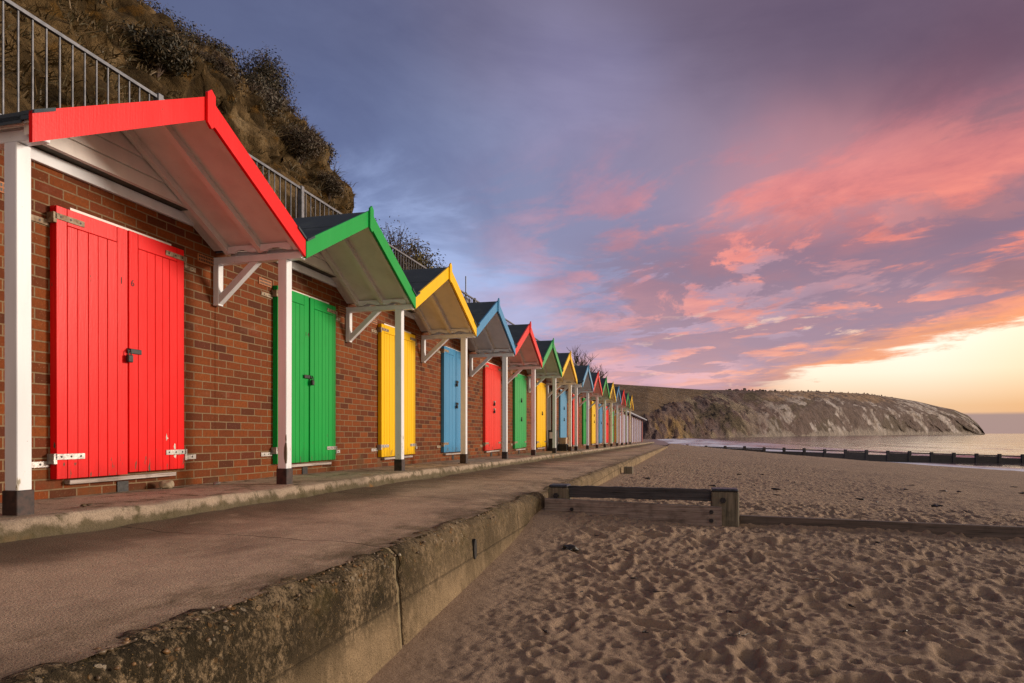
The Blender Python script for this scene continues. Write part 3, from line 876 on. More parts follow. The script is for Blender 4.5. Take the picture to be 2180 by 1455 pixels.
make_pebbles()

# ------------------------------------------------------------------ sand, sea
SEA = -2.0
def shore_x(y):
    return np.where(y < 66, 11.2 + (64 - y) * 0.53, np.maximum(-60, 4.0 - (y - 66) * 0.08))
def sand_base(x, y):
    t = np.clip((x + 1.5) / (shore_x(y) + 1.5), -0.2, 3)
    zw = -0.45 - 0.06 * smooth(10, 50, y)
    z = zw - 1.57 * np.sign(t) * np.abs(t) ** 1.25
    z = z + 0.075 * np.exp(-np.clip(y - 7.4, 0, 99) / 2.5) * smooth(6.9, 7.45, y) * np.exp(-np.clip(x, 0, 99) / 12)
    near = -0.735 + (y - 3.0) * 0.080 - 0.035 * (x + 1.5) - 0.012 * np.clip(x - 1.5, 0, 99)
    near = near + 0.085 * smooth(5.6, 7.2, y) * smooth(0.6, -1.5, x) - 0.03 * smooth(6.6, 7.2, y) * smooth(2.2, 0.5, x)
    w = smooth(7.27, 7.36, y)
    return near * (1 - w) + z * w

def make_sand():
    xs = [-1.75]; st = 0.014
    while xs[-1] < 75:
        xs.append(xs[-1] + st)
        if xs[-1] > 3.6: st = min(2.5, st * 1.024)
    ys = [-12, -6, -3, -1, 0.2, 1.0, 1.5, 1.8, 2.0]; st = 0.014
    while ys[-1] < 66:
        ys.append(ys[-1] + st)
        if ys[-1] > 5.0: st = min(0.8, st * 1.0075)
    xs = np.array(xs); ys = np.array(ys)
    X, Y = np.meshgrid(xs, ys)
    Z = sand_base(X, Y)
    # trodden relief
    wx = X + fbm(X * 1.3, Y * 1.3, 41, 3) * 0.35; wy = Y + fbm(X * 1.3, Y * 1.3, 57, 3) * 0.35
    rel = vnoise(wx * 3.0, wy * 3.3, 1) * 0.018 + vnoise(wx * 8.0, wy * 8.6, 2) * 0.016
    rel += (0.22 - np.abs(vnoise(wx * 9, wy * 10, 6))) * 0.022 + (0.22 - np.abs(vnoise(wx * 21, wy * 23, 16))) * 0.016
    rel += vnoise(X * 27, Y * 28, 3) * 0.012 + vnoise(X * 55, Y * 57, 4) * 0.008
    # footprints
    q = random.Random(21)
    for i in range(3000):
        cx = q.uniform(-1.3, 6.0); cy = q.uniform(1.6, 9.5)
        if cx < -1.15 + 0.05 * (9 - cy): continue
        an = q.uniform(0, math.pi); big = q.random() < 0.13
        la, lb = (q.uniform(0.10, 0.15), q.uniform(0.045, 0.065)) if big else (q.uniform(0.025, 0.06), q.uniform(0.022, 0.040))
        dep = q.uniform(0.015, 0.030) if big else q.uniform(0.009, 0.023)
        i0 = np.searchsorted(ys, cy - 0.45); i1 = np.searchsorted(ys, cy + 0.45)
        j0 = np.searchsorted(xs, cx - 0.45); j1 = np.searchsorted(xs, cx + 0.45)
        dx = X[i0:i1, j0:j1] - cx; dy = Y[i0:i1, j0:j1] - cy
        u = (dx * math.cos(an) + dy * math.sin(an)) / la; v = (-dx * math.sin(an) + dy * math.cos(an)) / lb
        r2 = u * u + v * v
        rel[i0:i1, j0:j1] += -dep * np.exp(-r2 ** 2.4) + dep * 0.40 * np.exp(-((np.sqrt(r2) - 1.55) / 0.42) ** 2)
    amp = np.ones_like(X)
    amp *= 0.10 + 0.90 * smooth(-1.5, -1.12 + 0.25 * smooth(6, 3, Y), X + 0.12 * vnoise(Y * 2.1, X * 2, 77))
    amp *= 1 - 0.35 * smooth(9, 30, Y)
    wet = smooth(0.62, 0.86, (X + 1.5) / (shore_x(Y) + 1.5) + 0.10 * fbm(X * 0.15, Y * 0.15, 61, 3))
    amp *= 1 - 0.97 * wet
    amp *= smooth(-3, 1.5, Y)
    Z = Z + rel * amp + fbm(X * 0.35, Y * 0.35, 91, 2) * 0.07 * (1 - wet) * smooth(-1.4, -0.5, X)
    t = NT('sand'); p = t.pos()
    wa = t.attr('wet', 'Fac')
    n = t.noise(p, 2.0, 5, 0.6); g = t.noise(p, 420, 2, 0.7)
    c = t.mix(n, (0.335, 0.232, 0.158), (0.44, 0.315, 0.222))
    c = t.mix(t.math('MULTIPLY', g, 0.5), c, (0.20, 0.13, 0.085))
    c = t.mix(t.math('MULTIPLY', t.step(t.noise(t.scale(p, (1.0, 2.2, 1)), 9, 5, 0.7), 0.60, 0.70), 0.35), c, (0.13, 0.085, 0.055))
    bits = t.step(t.voro(p, 7.0), 0.05, 0.025)
    c = t.mix(t.math('MULTIPLY', bits, 0.6), c, (0.05, 0.035, 0.025))
    c = t.mix(t.math('MULTIPLY', wa, 0.80), c, (0.17, 0.105, 0.068))
    ro = t.math('SUBTRACT', 0.92, t.math('MULTIPLY', wa, 0.50))
    dry = t.math('SUBTRACT', 1.0, wa)
    hh = t.math('MULTIPLY', t.math('ADD', t.math('MULTIPLY', t.noise(p, 14, 7, 0.75), 3.2), t.math('MULTIPLY', g, 0.35)), dry)
    t.done(c, ro, t.bump(hh, 0.75, 0.016), spec=t.math('ADD', 0.15, t.math('MULTIPLY', wa, 0.35)))
    me = grid_mesh('sand', X, Y, Z, t.mat, {'wet': wet})
    tag(link('sand', me), kind='structure')
    # the shore that carries on past the far groyne to the headland
    ys2 = np.linspace(66.0, 460, 130); us = np.linspace(0, 1, 60)
    Y2 = np.repeat(ys2[:, None], 60, 1); sx = shore_x(Y2)
    X2 = (sx - 70) + (90) * us[None]
    Z2 = -2.0 - (X2 - sx) * 0.045 + fbm(X2 * 0.2, Y2 * 0.2, 5, 3) * 0.1
    Z2 = np.minimum(Z2, -0.95 + 0.01 * (sx - X2))
    wet2 = smooth(-9, -2, X2 - sx)
    me = grid_mesh('far_beach', X2, Y2, Z2, t.mat, {'wet': wet2})
    tag(link('far_beach', me), kind='structure')
make_sand()

def make_sea():
    t = NT('sea_water'); p = t.pos(); s = t.sep(p)
    shn = t.math('ADD', 11.2 + 64 * 0.53, t.math('MULTIPLY', s[1], -0.53))
    shf = t.math('ADD', 4.0 + 66 * 0.08, t.math('MULTIPLY', s[1], -0.08))
    isf = t.math('GREATER_THAN', s[1], 66.2)
    sh = t.math('ADD', t.math('MULTIPLY', shf, isf), t.math('MULTIPLY', shn, t.math('SUBTRACT', 1.0, isf)))
    dist = t.math('SUBTRACT', s[0], sh)
    warp = t.math('MULTIPLY', t.math('SUBTRACT', t.noise(t.scale(p, (0.10, 0.035, 1)), 1.0, 4), 0.5), 22.0)
    dw = t.math('ADD', dist, warp)
    dn = t.math('ADD', dist, t.math('MULTIPLY', t.math('SUBTRACT', t.noise(p, 0.28, 4), 0.5), 5.0))
    # broken water: a wide band along the far shore, a swash sheet on the near one
    farw = t.math('MULTIPLY', t.step(dw, 26.0, 9.0), t.step(t.noise(t.scale(p, (0.12, 0.02, 1)), 1.0, 4), 0.30, 0.58))
    farw = t.math('MULTIPLY', farw, t.step(s[1], 66, 110))
    nearw = t.math('MULTIPLY', t.step(dn, 9.0, 4.0), t.step(t.noise(t.scale(p, (1.3, 0.35, 1)), 1.0, 5, 0.7), 0.22, 0.46))
    foam = t.math('ADD', t.math('MULTIPLY', farw, isf), t.math('MULTIPLY', nearw, t.math('SUBTRACT', 1.0, isf)), clamp=True)
    caps = t.math('MULTIPLY', t.step(t.noise(t.scale(p, (0.012, 0.05, 1)), 1.0, 6, 0.75), 0.66, 0.74), 0.5)
    foam = t.math('MAXIMUM', foam, t.math('MULTIPLY', caps, t.step(dist, 120, 15)))
    c = t.mix(foam, (0.11, 0.085, 0.085), (0.82, 0.81, 0.88))
    r = t.math('ADD', 0.10, t.math('MULTIPLY', foam, 0.5))
    w1 = t.noise(t.scale(p, (0.35, 0.10, 1)), 1.0, 4, 0.55, 0.6)
    w2 = t.noise(t.scale(p, (1.6, 0.9, 1)), 1.0, 4, 0.6)
    wl = t.noise(t.scale(p, (0.09, 0.014, 1)), 1.0, 3, 0.5)
    h = t.math('ADD', t.math('ADD', t.math('MULTIPLY', w1, 0.9), t.math('MULTIPLY', w2, 0.14)), t.math('MULTIPLY', wl, 2.2))
    t.done(c, r, t.bump(h, 0.26, 1.0), spec=0.5)
    # swell in the near water
    ys = np.concatenate([np.array([-200.0]), np.linspace(-40, 140, 260), np.geomspace(145, 30000, 60)])
    xs = np.concatenate([-np.geomspace(30000, 100, 30), np.linspace(-90, 0, 60), np.linspace(0.4, 90, 230), np.geomspace(94, 30000, 50)])
    X, Y = np.meshgrid(xs, ys)
    d = X - shore_x(Y)
    a = smooth(3, 30, d) * smooth(400, 120, np.hypot(X, Y))
    ph = d * 0.36 + fbm(X * 0.03, Y * 0.03, 3, 3) * 5
    Z = SEA + a * (0.10 * np.sin(ph) + 0.05 * np.sin(ph * 0.53 + Y * 0.06) + 0.10 * fbm(X * 0.14, Y * 0.07, 8, 3))
    # one low breaker rolling in beyond the far groyne
    br = np.exp(-((d - 24 - 3 * np.sin(Y * 0.04)) / 2.0) ** 2) * smooth(66, 70, Y) * smooth(135, 95, Y)
    Z = Z + 0.42 * br
    me = grid_mesh('sea', X, Y, Z, t.mat)
    tag(link('sea', me), kind='structure')
make_sea()

# ------------------------------------------------------------------ groynes and bits on the sand
def near_groyne():
    g = empty('timber_groyne', (-1.5, 7.25, -0.42), 'broken low timber groyne with a dark rail, running out from the sea wall', 'groyne')
    def post(x, zt, w, cap):
        m = MB().box(x - w / 2, x + w / 2, -0.115, 0.115, -0.5, zt, bev=0.014)
        o = m.obj('post', M['timber_post'], g)
        MB().box(x - w / 2 + 0.006, x + w / 2 - 0.006, -0.122, 0.11, zt + 0.001, zt + 0.028, bev=0.010).obj('cap', M['cap'], o)
        MB().tube([(x - 0.02, -0.113, zt - 0.085), (x - 0.02, -0.14, zt - 0.085)], 0.030, 6).obj('bolt', M['bolt'], o)
        return o
    post(0.135, 0.30, 0.215, 1)
    post(1.835, 0.292, 0.27, 1)
    # rail
    n = 24; vs = []; fs = []
    rg = random.Random(4)
    for i in range(n + 1):
        x = 0.243 + (1.699 - 0.243) * i / n
        zt = 0.318 - 0.010 * i / n + rg.uniform(-0.004, 0.004); zb = 0.196 - 0.006 * i / n + rg.uniform(-0.004, 0.004)
        vs += [(x, -0.055, zt), (x, 0.06, zt - 0.004), (x, 0.06, zb), (x, -0.055, zb)]
    for i in range(n):
        a = i * 4; b = a + 4
        for k in range(4): fs.append((a + k, a + (k + 1) % 4, b + (k + 1) % 4, b + k))
    fs += [(3, 2, 1, 0), (n * 4, n * 4 + 1, n * 4 + 2, n * 4 + 3)]
    MB().add(vs, [f[::-1] for f in fs]).obj('rail', M['timber_dark'], g)
    # lower plank bolted to the front
    def plank(x0, x1, z0, z1, y0, y1, mat, drop=0.0, name='plank'):
        m = MB(); n = 30; vs = []; fs = []
        for i in range(n + 1):
            t = i / n; x = lerp(x0, x1, t); w = rg.uniform(-0.004, 0.004)
            vs += [(x, y0 + w, z1 - drop * t), (x, y1, z1 - drop * t), (x, y1, z0 - drop * t), (x, y0 + w, z0 - drop * t)]
        for i in range(n):
            a = i * 4; b = a + 4
            for k in range(4): fs.append((a + k, b + k, b + (k + 1) % 4, a + (k + 1) % 4))
        fs += [(0, 1, 2, 3), (n * 4 + 3, n * 4 + 2, n * 4 + 1, n * 4)]
        return m.add(vs, fs).obj(name, mat, g)
    pl = plank(0.01, 1.80, -0.16, 0.190, -0.20, -0.125, M['timber_tan'], 0.045)
    for x, z in ((1.70, 0.095), (1.70, 0.010), (0.30, 0.085)):
        MB().tube([(x, -0.198, z), (x, -0.222, z)], 0.021, 6).obj('bolt', M['bolt'], pl)
    plank(1.99, 9.5, -0.55, 0.040, 0.05, 0.13, M['timber_brown'], 0.10)
    return g
near_groyne()
tag(MB().box(-0.10, 0.10, -0.10, 0.10, -0.5, 0.16, bev=0.014).obj('timber_stump', M['timber_post']), 'short dark timber stump standing in sand against the sea wall', 'stump').location = (-1.36, 15.6, -0.455)

def far_groyne():
    g = empty('timber_groyne', (-6.0, 66.0, -0.6), 'long dark timber groyne with many posts, reaching into the sea', 'groyne')
    def top(x): return -0.02 - 0.026 * x - 0.0 * x
    xs = [0.6 + 1.7 * i for i in range(26)]
    q = random.Random(9)
    for x in xs:
        z = top(x - 6) + 0.02 + q.uniform(-0.03, 0.03)
        MB().box(x - 0.125, x + 0.125, -0.15, 0.11, z - 2.0, z, bev=0.02).obj('post', M['timber_far'] if x < 14 else M['timber_dark'], g)
    for a, b in zip(xs[:-1], xs[1:]):
        za, zb = top(a - 6) - 0.085, top(b - 6) - 0.085
        def pl(da, h, y0=-0.06, y1=0.06):
            x0, x1 = a + 0.127, b - 0.127
            vs = [(x0, y0, za - da - h), (x1, y0, zb - da - h), (x1, y1, zb - da - h), (x0, y1, za - da - h),
                  (x0, y0, za - da), (x1, y0, zb - da), (x1, y1, zb - da), (x0, y1, za - da)]
            return MB().add(vs, [(3, 2, 1, 0), (4, 5, 6, 7), (0, 1, 5, 4), (1, 2, 6, 5), (2, 3, 7, 6), (3, 0, 4, 7)])
        mt = M['timber_far'] if a < 14 else M['timber_dark']
        pl(0.0, 0.10).obj('rail', mt, g)
        gap = 0.015 if (a < 12 or q.random() < 0.25) else q.uniform(0.12, 0.19)
        pl(0.10 + gap, 1.2).obj('plank', mt, g)
far_groyne()

def bits():
    q = random.Random(12)
    def zat(x, y): return float(sand_base(np.array(x), np.array(y)))
    m = MB().blob((0, 0, 0.02), 0.10, 5, 3, 0.5, (1.25, 0.9, 0.42))
    for i in range(14):
        a = q.uniform(0, 6.28); r = q.uniform(0.07, 0.13)
        m.tube([(r * 0.4 * math.cos(a), r * 0.4 * math.sin(a), 0.03), (r * math.cos(a), r * math.sin(a), 0.02), (r * 1.3 * math.cos(a + 0.3), r * 1.1 * math.sin(a + 0.3), 0.0)], [0.008, 0.006, 0.003], 5)
    o = m.obj('seaweed_clump', M['weed'], smooth=True); o.location = (-1.0, 5.72, zat(-1.0, 5.72) + 0.0); o.scale = (0.5, 0.5, 0.6)
    tag(o, 'black rounded seaweed clump lying on the sand before the groyne', 'seaweed')
    # twiggy strands
    spots = [(-0.52, 5.75, 'small forked strand of dark seaweed just past the black clump', 3), (-0.22, 4.72, 'branching strand of dark seaweed on trampled sand', 5), (0.28, 4.05, 'thin forked brown twig on the open sand', 4),
             (0.85, 5.35, 'short curved strand of seaweed towards the plank', 2), (-0.75, 4.95, 'tiny dark seaweed sprig by the smooth sand', 2), (1.9, 4.3, 'dark seaweed strand among deep footprints', 3)]
    for i, (x, y, lab, nb) in enumerate(spots):
        m = MB(); q2 = random.Random(40 + i)
        for b in range(nb):
            a = q2.uniform(0, 6.28); p = Vector((q2.uniform(-.03, .03), q2.uniform(-.03, .03), 0.012)); pts = [p.copy()]
            for s_ in range(4):
                a += q2.uniform(-0.8, 0.8); p = p + Vector((math.cos(a), math.sin(a), q2.uniform(-0.1, 0.25))) * 0.038; pts.append(p.copy())
            m.tube(pts, [0.006, 0.006, 0.005, 0.004, 0.0025], 5)
        o = m.obj('seaweed_strand', M['weed']); o.location = (x, y, zat(x, y) + 0.02); o.scale = (0.5, 0.5, 0.5); tag(o, lab, 'seaweed', 'dark strands on the sand')
    # flecks of wrack scattered over the sand
    proto = []
    for i in range(4):
        m = MB(); q2 = random.Random(70 + i)
        for b in range(q2.randint(1, 3)):
            a = q2.uniform(0, 6.28); p = Vector((q2.uniform(-.02, .02), q2.uniform(-.02, .02), 0.006)); pts = [p.copy()]
            for s_ in range(3):
                a += q2.uniform(-0.9, 0.9); p = p + Vector((math.cos(a), math.sin(a), q2.uniform(-0.1, 0.2))) * 0.02; pts.append(p.copy())
            m.tube(pts, [0.006, 0.007, 0.005, 0.002], 5)
        proto.append(m.mesh('seaweed_fleck', M['weed']))
    for i in range(46):
        far = i >= 14
        x, y = (q.uniform(-1.0, 4.5), q.uniform(2.6, 6.9)) if not far else (q.uniform(-1.2, 9.0), q.uniform(7.8, 17))
        o = link('seaweed_fleck', proto[i % 4]); o.location = (x, y, zat(x, y) + 0.022); o.rotation_euler.z = q.uniform(0, 6.28)
        k = q.uniform(0.6, 1.1) if not far else q.uniform(1.2, 2.6); o.scale = (k, k, k)
        tag(o, 'tiny dark fleck of seaweed on the sand beyond the groyne' if far else 'tiny dark fleck of seaweed on the trodden sand before the groyne', 'seaweed', 'flecks beyond the groyne' if far else 'flecks before the groyne')
    # stones on the kerb
    o = MB().blob((0, 0, 0.03), 0.055, 8, 3, 0.22, (0.9, 1.1, 0.75)).obj('stone', M['stone'], smooth=True); o.location = (-4.30, 4.85, slab(4.85))
    tag(o, 'rounded tan stone at the foot of the red door on the kerb', 'stone')
    o = MB().blob((0, 0, 0.012), 0.028, 18, 2, 0.3, (0.9, 1.5, 0.5)).obj('stone', M['galv'], smooth=True); o.location = (-4.2, 5.35, slab(5.35))
    tag(o, 'small grey stone on the kerb between the red door and the green door', 'stone')
    m = MB()
    for i in range(7):
        a = q.uniform(0, 6.28); m.blob((0.022 * math.cos(a), 0.022 * math.sin(a), 0.010), 0.016, i, 1, 0.4, (1.3, 1.1, 0.5))
    o = m.obj('dead_leaf_scrap', M['leaf_brown']); o.location = (-3.62, 3.42, slab(3.4) + 0.004)
    tag(o, 'crumpled brown scrap lying on the kerb beside the outer post', 'scrap')
bits()

# ------------------------------------------------------------------ retaining wall, railing, hillside
r = MB()
f = lambda y: -0.0055 * (y - 3)
vs = []
for y in (-4.0, 69.0):
    vs += [(-6.30, y, -0.6), (-6.03, y, -0.6), (-6.03, y, 3.28 + f(y)), (-6.30, y, 3.28 + f(y))]
r.add(vs, [(0, 1, 2, 3)[::-1], (4, 5, 6, 7), (1, 5, 6, 2), (2, 6, 7, 3), (3, 7, 4, 0), (0, 4, 5, 1)])
tag(r.obj('retaining_wall', M['kerb']), 'tall concrete retaining wall behind the huts carrying the grey railing', 'wall')

def railing():
    x = -6.14
    root = empty('railing', (x, 0, 0), 'grey iron railing along the terrace above the huts, at the foot of the cliff', 'railing')
    top = lambda y: 4.49 - 0.0055 * (y - 3)
    P = 3.07; n = 20
    ys = [6.79 + P * i for i in range(-3, n)]
    for y in ys:
        MB().box(-0.04, 0.04, y - 0.04, y + 0.04, 3.0 + f(y), top(y) + 0.03, bev=0.004).obj('post', M['rail'], root)
    nb = 0; rest = MB()
    for a, b in zip(ys[:-1], ys[1:]):
        k = 21
        for i in range(1, k):
            y = a + (b - a) * i / k
            bm_ = MB() if nb < 98 else rest
            bm_.box(-0.007, 0.007, y - 0.007, y + 0.007, 3.40 + f(y), top(y) - 0.03)
            if nb < 98: bm_.obj('bar', M['rail'], root)
            nb += 1
        MB().add([(-0.022, a + .041, top(a) - 0.03), (0.022, a + .041, top(a) - 0.03), (0.022, b - .041, top(b) - 0.03), (-0.022, b - .041, top(b) - 0.03),
                  (-0.022, a + .041, top(a) + 0.005), (0.022, a + .041, top(a) + 0.005), (0.022, b - .041, top(b) + 0.005), (-0.022, b - .041, top(b) + 0.005)],
                 [(3, 2, 1, 0), (4, 5, 6, 7), (0, 1, 5, 4), (1, 2, 6, 5), (2, 3, 7, 6), (3, 0, 4, 7)]).obj('top_rail', M['rail'], root)
        MB().add([(-0.018, a + .041, 3.37 + f(a)), (0.018, a + .041, 3.37 + f(a)), (0.018, b - .041, 3.37 + f(b)), (-0.018, b - .041, 3.37 + f(b)),
                  (-0.018, a + .041, 3.40 + f(a)), (0.018, a + .041, 3.40 + f(a)), (0.018, b - .041, 3.40 + f(b)), (-0.018, b - .041, 3.40 + f(b))],
                 [(3, 2, 1, 0), (4, 5, 6, 7), (0, 1, 5, 4), (1, 2, 6, 5), (2, 3, 7, 6), (3, 0, 4, 7)]).obj('bottom_rail', M['rail'], root)
    tag(rest.obj('more_bars', M['rail'], root), kind='stuff')
railing()
p = empty('mast', (-6.35, 18.9, 3.2), 'thin metal mast with a grey box standing behind the railing', 'mast')
MB().tube([(0, 0, 0), (0, 0, 1.85)], 0.018, 8).obj('pole', M['rail'], p)
MB().box(-0.08, 0.08, -0.22, 0.22, 0.75, 1.22, bev=0.01).obj('box', M['greyroof'], p)
MB().blob((0, 0, 1.33), 0.05, 2, 2, 0.1).obj('clamp', M['black'], p)

HX = np.array([6.2, 6.6, 7.0, 7.5, 8.0, 8.8, 9.5, 10.5, 11.5, 12.5, 13.3, 16.0, 22.0, 40.0])
HZ = np.array([3.25, 3.9, 4.9, 5.6, 6.3, 7.2, 7.8, 8.3, 8.8, 9.4, 9.9, 10.6, 11.2, 11.6])
EX = np.array([6.0, 7.0, 8.0, 9.5, 10.5, 11.5, 13.2, 20.0, 40.0])
EY = np.array([12.2, 13.3, 14.1, 15.0, 15.4, 15.2, 14.6, 14.0, 13.0])
def hill(x, y):
    X = -x
    pr = np.interp(X, HX, HZ)
    ye = np.interp(X, EX, EY) + fbm(x * 0.5, y * 0.0 + 3, 14, 3) * 1.0
    fall = smooth(1.9, -1.1, y - ye)
    base = 3.22 - 0.0055 * (y - 3) + 0.25 * smooth(6.4, 9, X) + fbm(x * 0.3, y * 0.3, 6, 3) * 0.3 * smooth(7, 10, X)
    h = base + np.maximum(0, pr - 3.25) * fall + 0.30 * np.exp(-((y - 16.7) / 1.7) ** 2) * smooth(6.3, 7.0, X)
    steep = smooth(6.3, 7.4, X) * smooth(0.02, 0.5, fall)
    return h, steep, fall

def make_hill():
    xs = np.concatenate([-np.geomspace(300, 40, 14), np.linspace(-38, -16.5, 30), np.linspace(-16.2, -6.25, 190)])
    ys = np.concatenate([np.linspace(-40, -3, 20), np.linspace(-2.5, 22, 330), np.linspace(22.5, 75, 60)])
    X, Y = np.meshgrid(xs, ys)
    H, st, fl = hill(X, Y)
    nx = fbm(X * 0.9, Y * 0.7 + H * 0.5, 33, 5, 0.55)
    n2 = fbm(X * 2.6 + H, Y * 2.4, 47, 4, 0.6)
    Z = H + st * (nx * 0.55 + n2 * 0.22)
    X2 = X + st * (fbm(Y * 1.1, H * 1.4, 71, 4) * 0.7) + st * fbm(Y * 4, H * 4.5, 72, 3) * 0.2
    X2 = np.minimum(X2, -6.22)
    t = NT('cliff_earth'); p = t.pos()
    n = t.noise(t.scale(p, (1, 1, 0.7)), 1.6, 6, 0.65); m = t.noise(p, 9, 6, 0.7); k = t.noise(p, 45, 4, 0.7)
    c = t.ramp(n, [(0.32, (0.026, 0.016, 0.006)), (0.47, (0.070, 0.043, 0.016)), (0.58, (0.18, 0.115, 0.05)), (0.74, (0.33, 0.235, 0.125))])
    c = t.mix(t.math('MULTIPLY', t.step(m, 0.50, 0.68), 0.75), c, (0.06, 0.045, 0.02))
    c = t.mix(t.math('MULTIPLY', t.step(t.noise(p, 2.6, 5), 0.56, 0.66), 0.65), c, (0.17, 0.082, 0.012))
    c = t.mix(t.math('MULTIPLY', t.step(k, 0.52, 0.7), 0.5), c, (0.05, 0.035, 0.02))
    h = t.math('ADD', t.math('MULTIPLY', m, 1.0), t.math('MULTIPLY', k, 0.45))
    t.done(c, 0.95, t.bump(h, 0.9, 0.12), spec=0.15)
    me = grid_mesh('hillside', X2, Y, Z, t.mat)
    o = tag(link('hillside', me), kind='structure')
    return o, X2, Y, Z, st
HILL = make_hill()

def hill_samples(n, seed, cond):
    _, X, Y, Z, st = HILL
    q = np.random.RandomState(seed); out = []
    while len(out) < n:
        i = q.randint(0, X.shape[0] - 1); j = q.randint(0, X.shape[1] - 1)
        if not cond(X[i, j], Y[i, j], Z[i, j], st[i, j]): continue
        a = q.rand(); b = q.rand()
        P = np.array([lerp(lerp(A[i, j], A[i, j + 1], a), lerp(A[i + 1, j], A[i + 1, j + 1], a), b) for A in (X, Y, Z)])
        du = np.array([A[i, j + 1] - A[i, j] for A in (X, Y, Z)]); dv = np.array([A[i + 1, j] - A[i, j] for A in (X, Y, Z)])
        N = np.cross(du, dv); N = N / (np.linalg.norm(N) + 1e-9); N = N if N[2] > 0 else -N
        out.append((Vector(P), Vector(N)))
    return out

def grass_tufts():
    m = MB(); q = random.Random(2)
    dens = lambda x, y: float(vnoise(np.array(x * 0.55), np.array(y * 0.5), 88))
    pts = hill_samples(12000, 5, lambda x, y, z, s: s > 0.15 and -14.5 < x < -6.3 and -1 < y < 18 and (dens(x + z * .4, y + z * .5) > -0.10 or q.random() < 0.12))
    for P, N in pts:
        nb = q.randint(5, 9); size = q.uniform(0.06, 0.20) if q.random() < 0.8 else q.uniform(0.2, 0.32)
        base = (N * 0.7 + Vector((0.25, 0, 0.35))).normalized()
        for b in range(nb):
            d = (base + Vector((q.uniform(-1, 1), q.uniform(-1, 1), q.uniform(-0.6, 0.8))) * 0.75).normalized()
            L = size * q.uniform(0.6, 1.2); w = q.uniform(0.004, 0.010)
            sd = d.cross(Vector((q.uniform(-1, 1), q.uniform(-1, 1), q.uniform(-1, 1)))).normalized() * w
            p0 = P + Vector((q.uniform(-.05, .05), q.uniform(-.05, .05), 0)); p1 = p0 + d * L * 0.6
            p2 = p1 + (d + Vector((0.2, 0, -0.55))).normalized() * L * 0.5
            m.add([p0 - sd, p0 + sd, p1 + sd * 0.7, p1 - sd * 0.7, p2], [(0, 1, 2, 3), (3, 2, 4)])
    o = m.obj('grass', M['grass']); tag(o, kind='stuff')
grass_tufts()

def shrub_mesh(seed, rx, ry, rz, leafmat, nleaf, lsize, twig=0.25, spiky=0.0):
    """a rounded bush of many leaves on a bundle of stems; origin at its foot"""
    q = random.Random(seed)
    stems = MB(); lv = MB()
    lobes = []
    for i in range(14):
        a = q.uniform(0, 6.28); u = q.uniform(0.0, 0.75)
        lobes.append(Vector((rx * u * math.cos(a), ry * u * math.sin(a), rz * q.uniform(0.35, 1.05))))
    for Lb in lobes:
        mid = Lb * 0.5 + Vector((q.uniform(-.1, .1) * rx, q.uniform(-.1, .1) * ry, 0))
        stems.tube([(0, 0, -0.15), mid, Lb], [0.03 * rz, 0.02 * rz, 0.006], 5)
        for t in range(int(5 * twig * 4)):
            d = Vector((q.gauss(0, 1), q.gauss(0, 1), abs(q.gauss(0.4, 1)))).normalized()
            e = Lb + Vector((d.x * rx, d.y * ry, d.z * rz)) * q.uniform(0.4, 0.62)
            stems.tube([Lb, (Lb + e) / 2 + Vector((0, 0, 0.03)), e], [0.010, 0.007, 0.003], 4)
    for i in range(nleaf):
        Lb = lobes[q.randrange(len(lobes))]
        d = Vector((q.gauss(0, 1), q.gauss(0, 1), q.gauss(0, 1))).normalized()
        rr = (0.10 + 0.45 * q.random() ** 0.7) * (1 + spiky * (q.random() ** 6))
        c = Lb + Vector((d.x * rx, d.y * ry, d.z * rz)) * rr
        if c.z < -0.1: continue
        n = (d + Vector((q.uniform(-1, 1), q.uniform(-1, 1), q.uniform(-1, 1))) * 0.9).normalized()
        u = n.orthogonal().normalized(); w = n.cross(u); a = q.uniform(0, 6.28)
        u, w = u * math.cos(a) + w * math.sin(a), w * math.cos(a) - u * math.sin(a)
        s = lsize * q.uniform(0.6, 1.3)
        lv.add([c - u * s, c + w * s * 0.38, c + u * s, c - w * s * 0.38], [(0, 1, 2, 3)])
    return stems.mesh('stems', M['bark']), lv.mesh('leaves', leafmat)

def shrub(loc, size, kind, label, seed, group='shrubs on the cliff'):
    rx, ry, rz = size
    if kind == 'dark': a = (M['leaf_dark'], int(13000 * min(1.2, rx)), 0.034, 0.25, 0.30)
    elif kind == 'brown': a = (M['leaf_brown'], int(9000 * min(1.2, rx)), 0.030, 0.7, 0.45)
    elif kind == 'grey': a = (M['leaf_grey'], int(4200 * min(1.0, rx)), 0.035, 0.8, 0.5)
    else: a = (M['gorse'], int(16000 * min(1.2, rx)), 0.040, 0.5, 0.35)
    r = empty('shrub', loc, label, 'shrub', group)
    s, l = shrub_mesh(seed, rx, ry, rz, *a)
    link('stems', s, r); link('leaves', l, r)

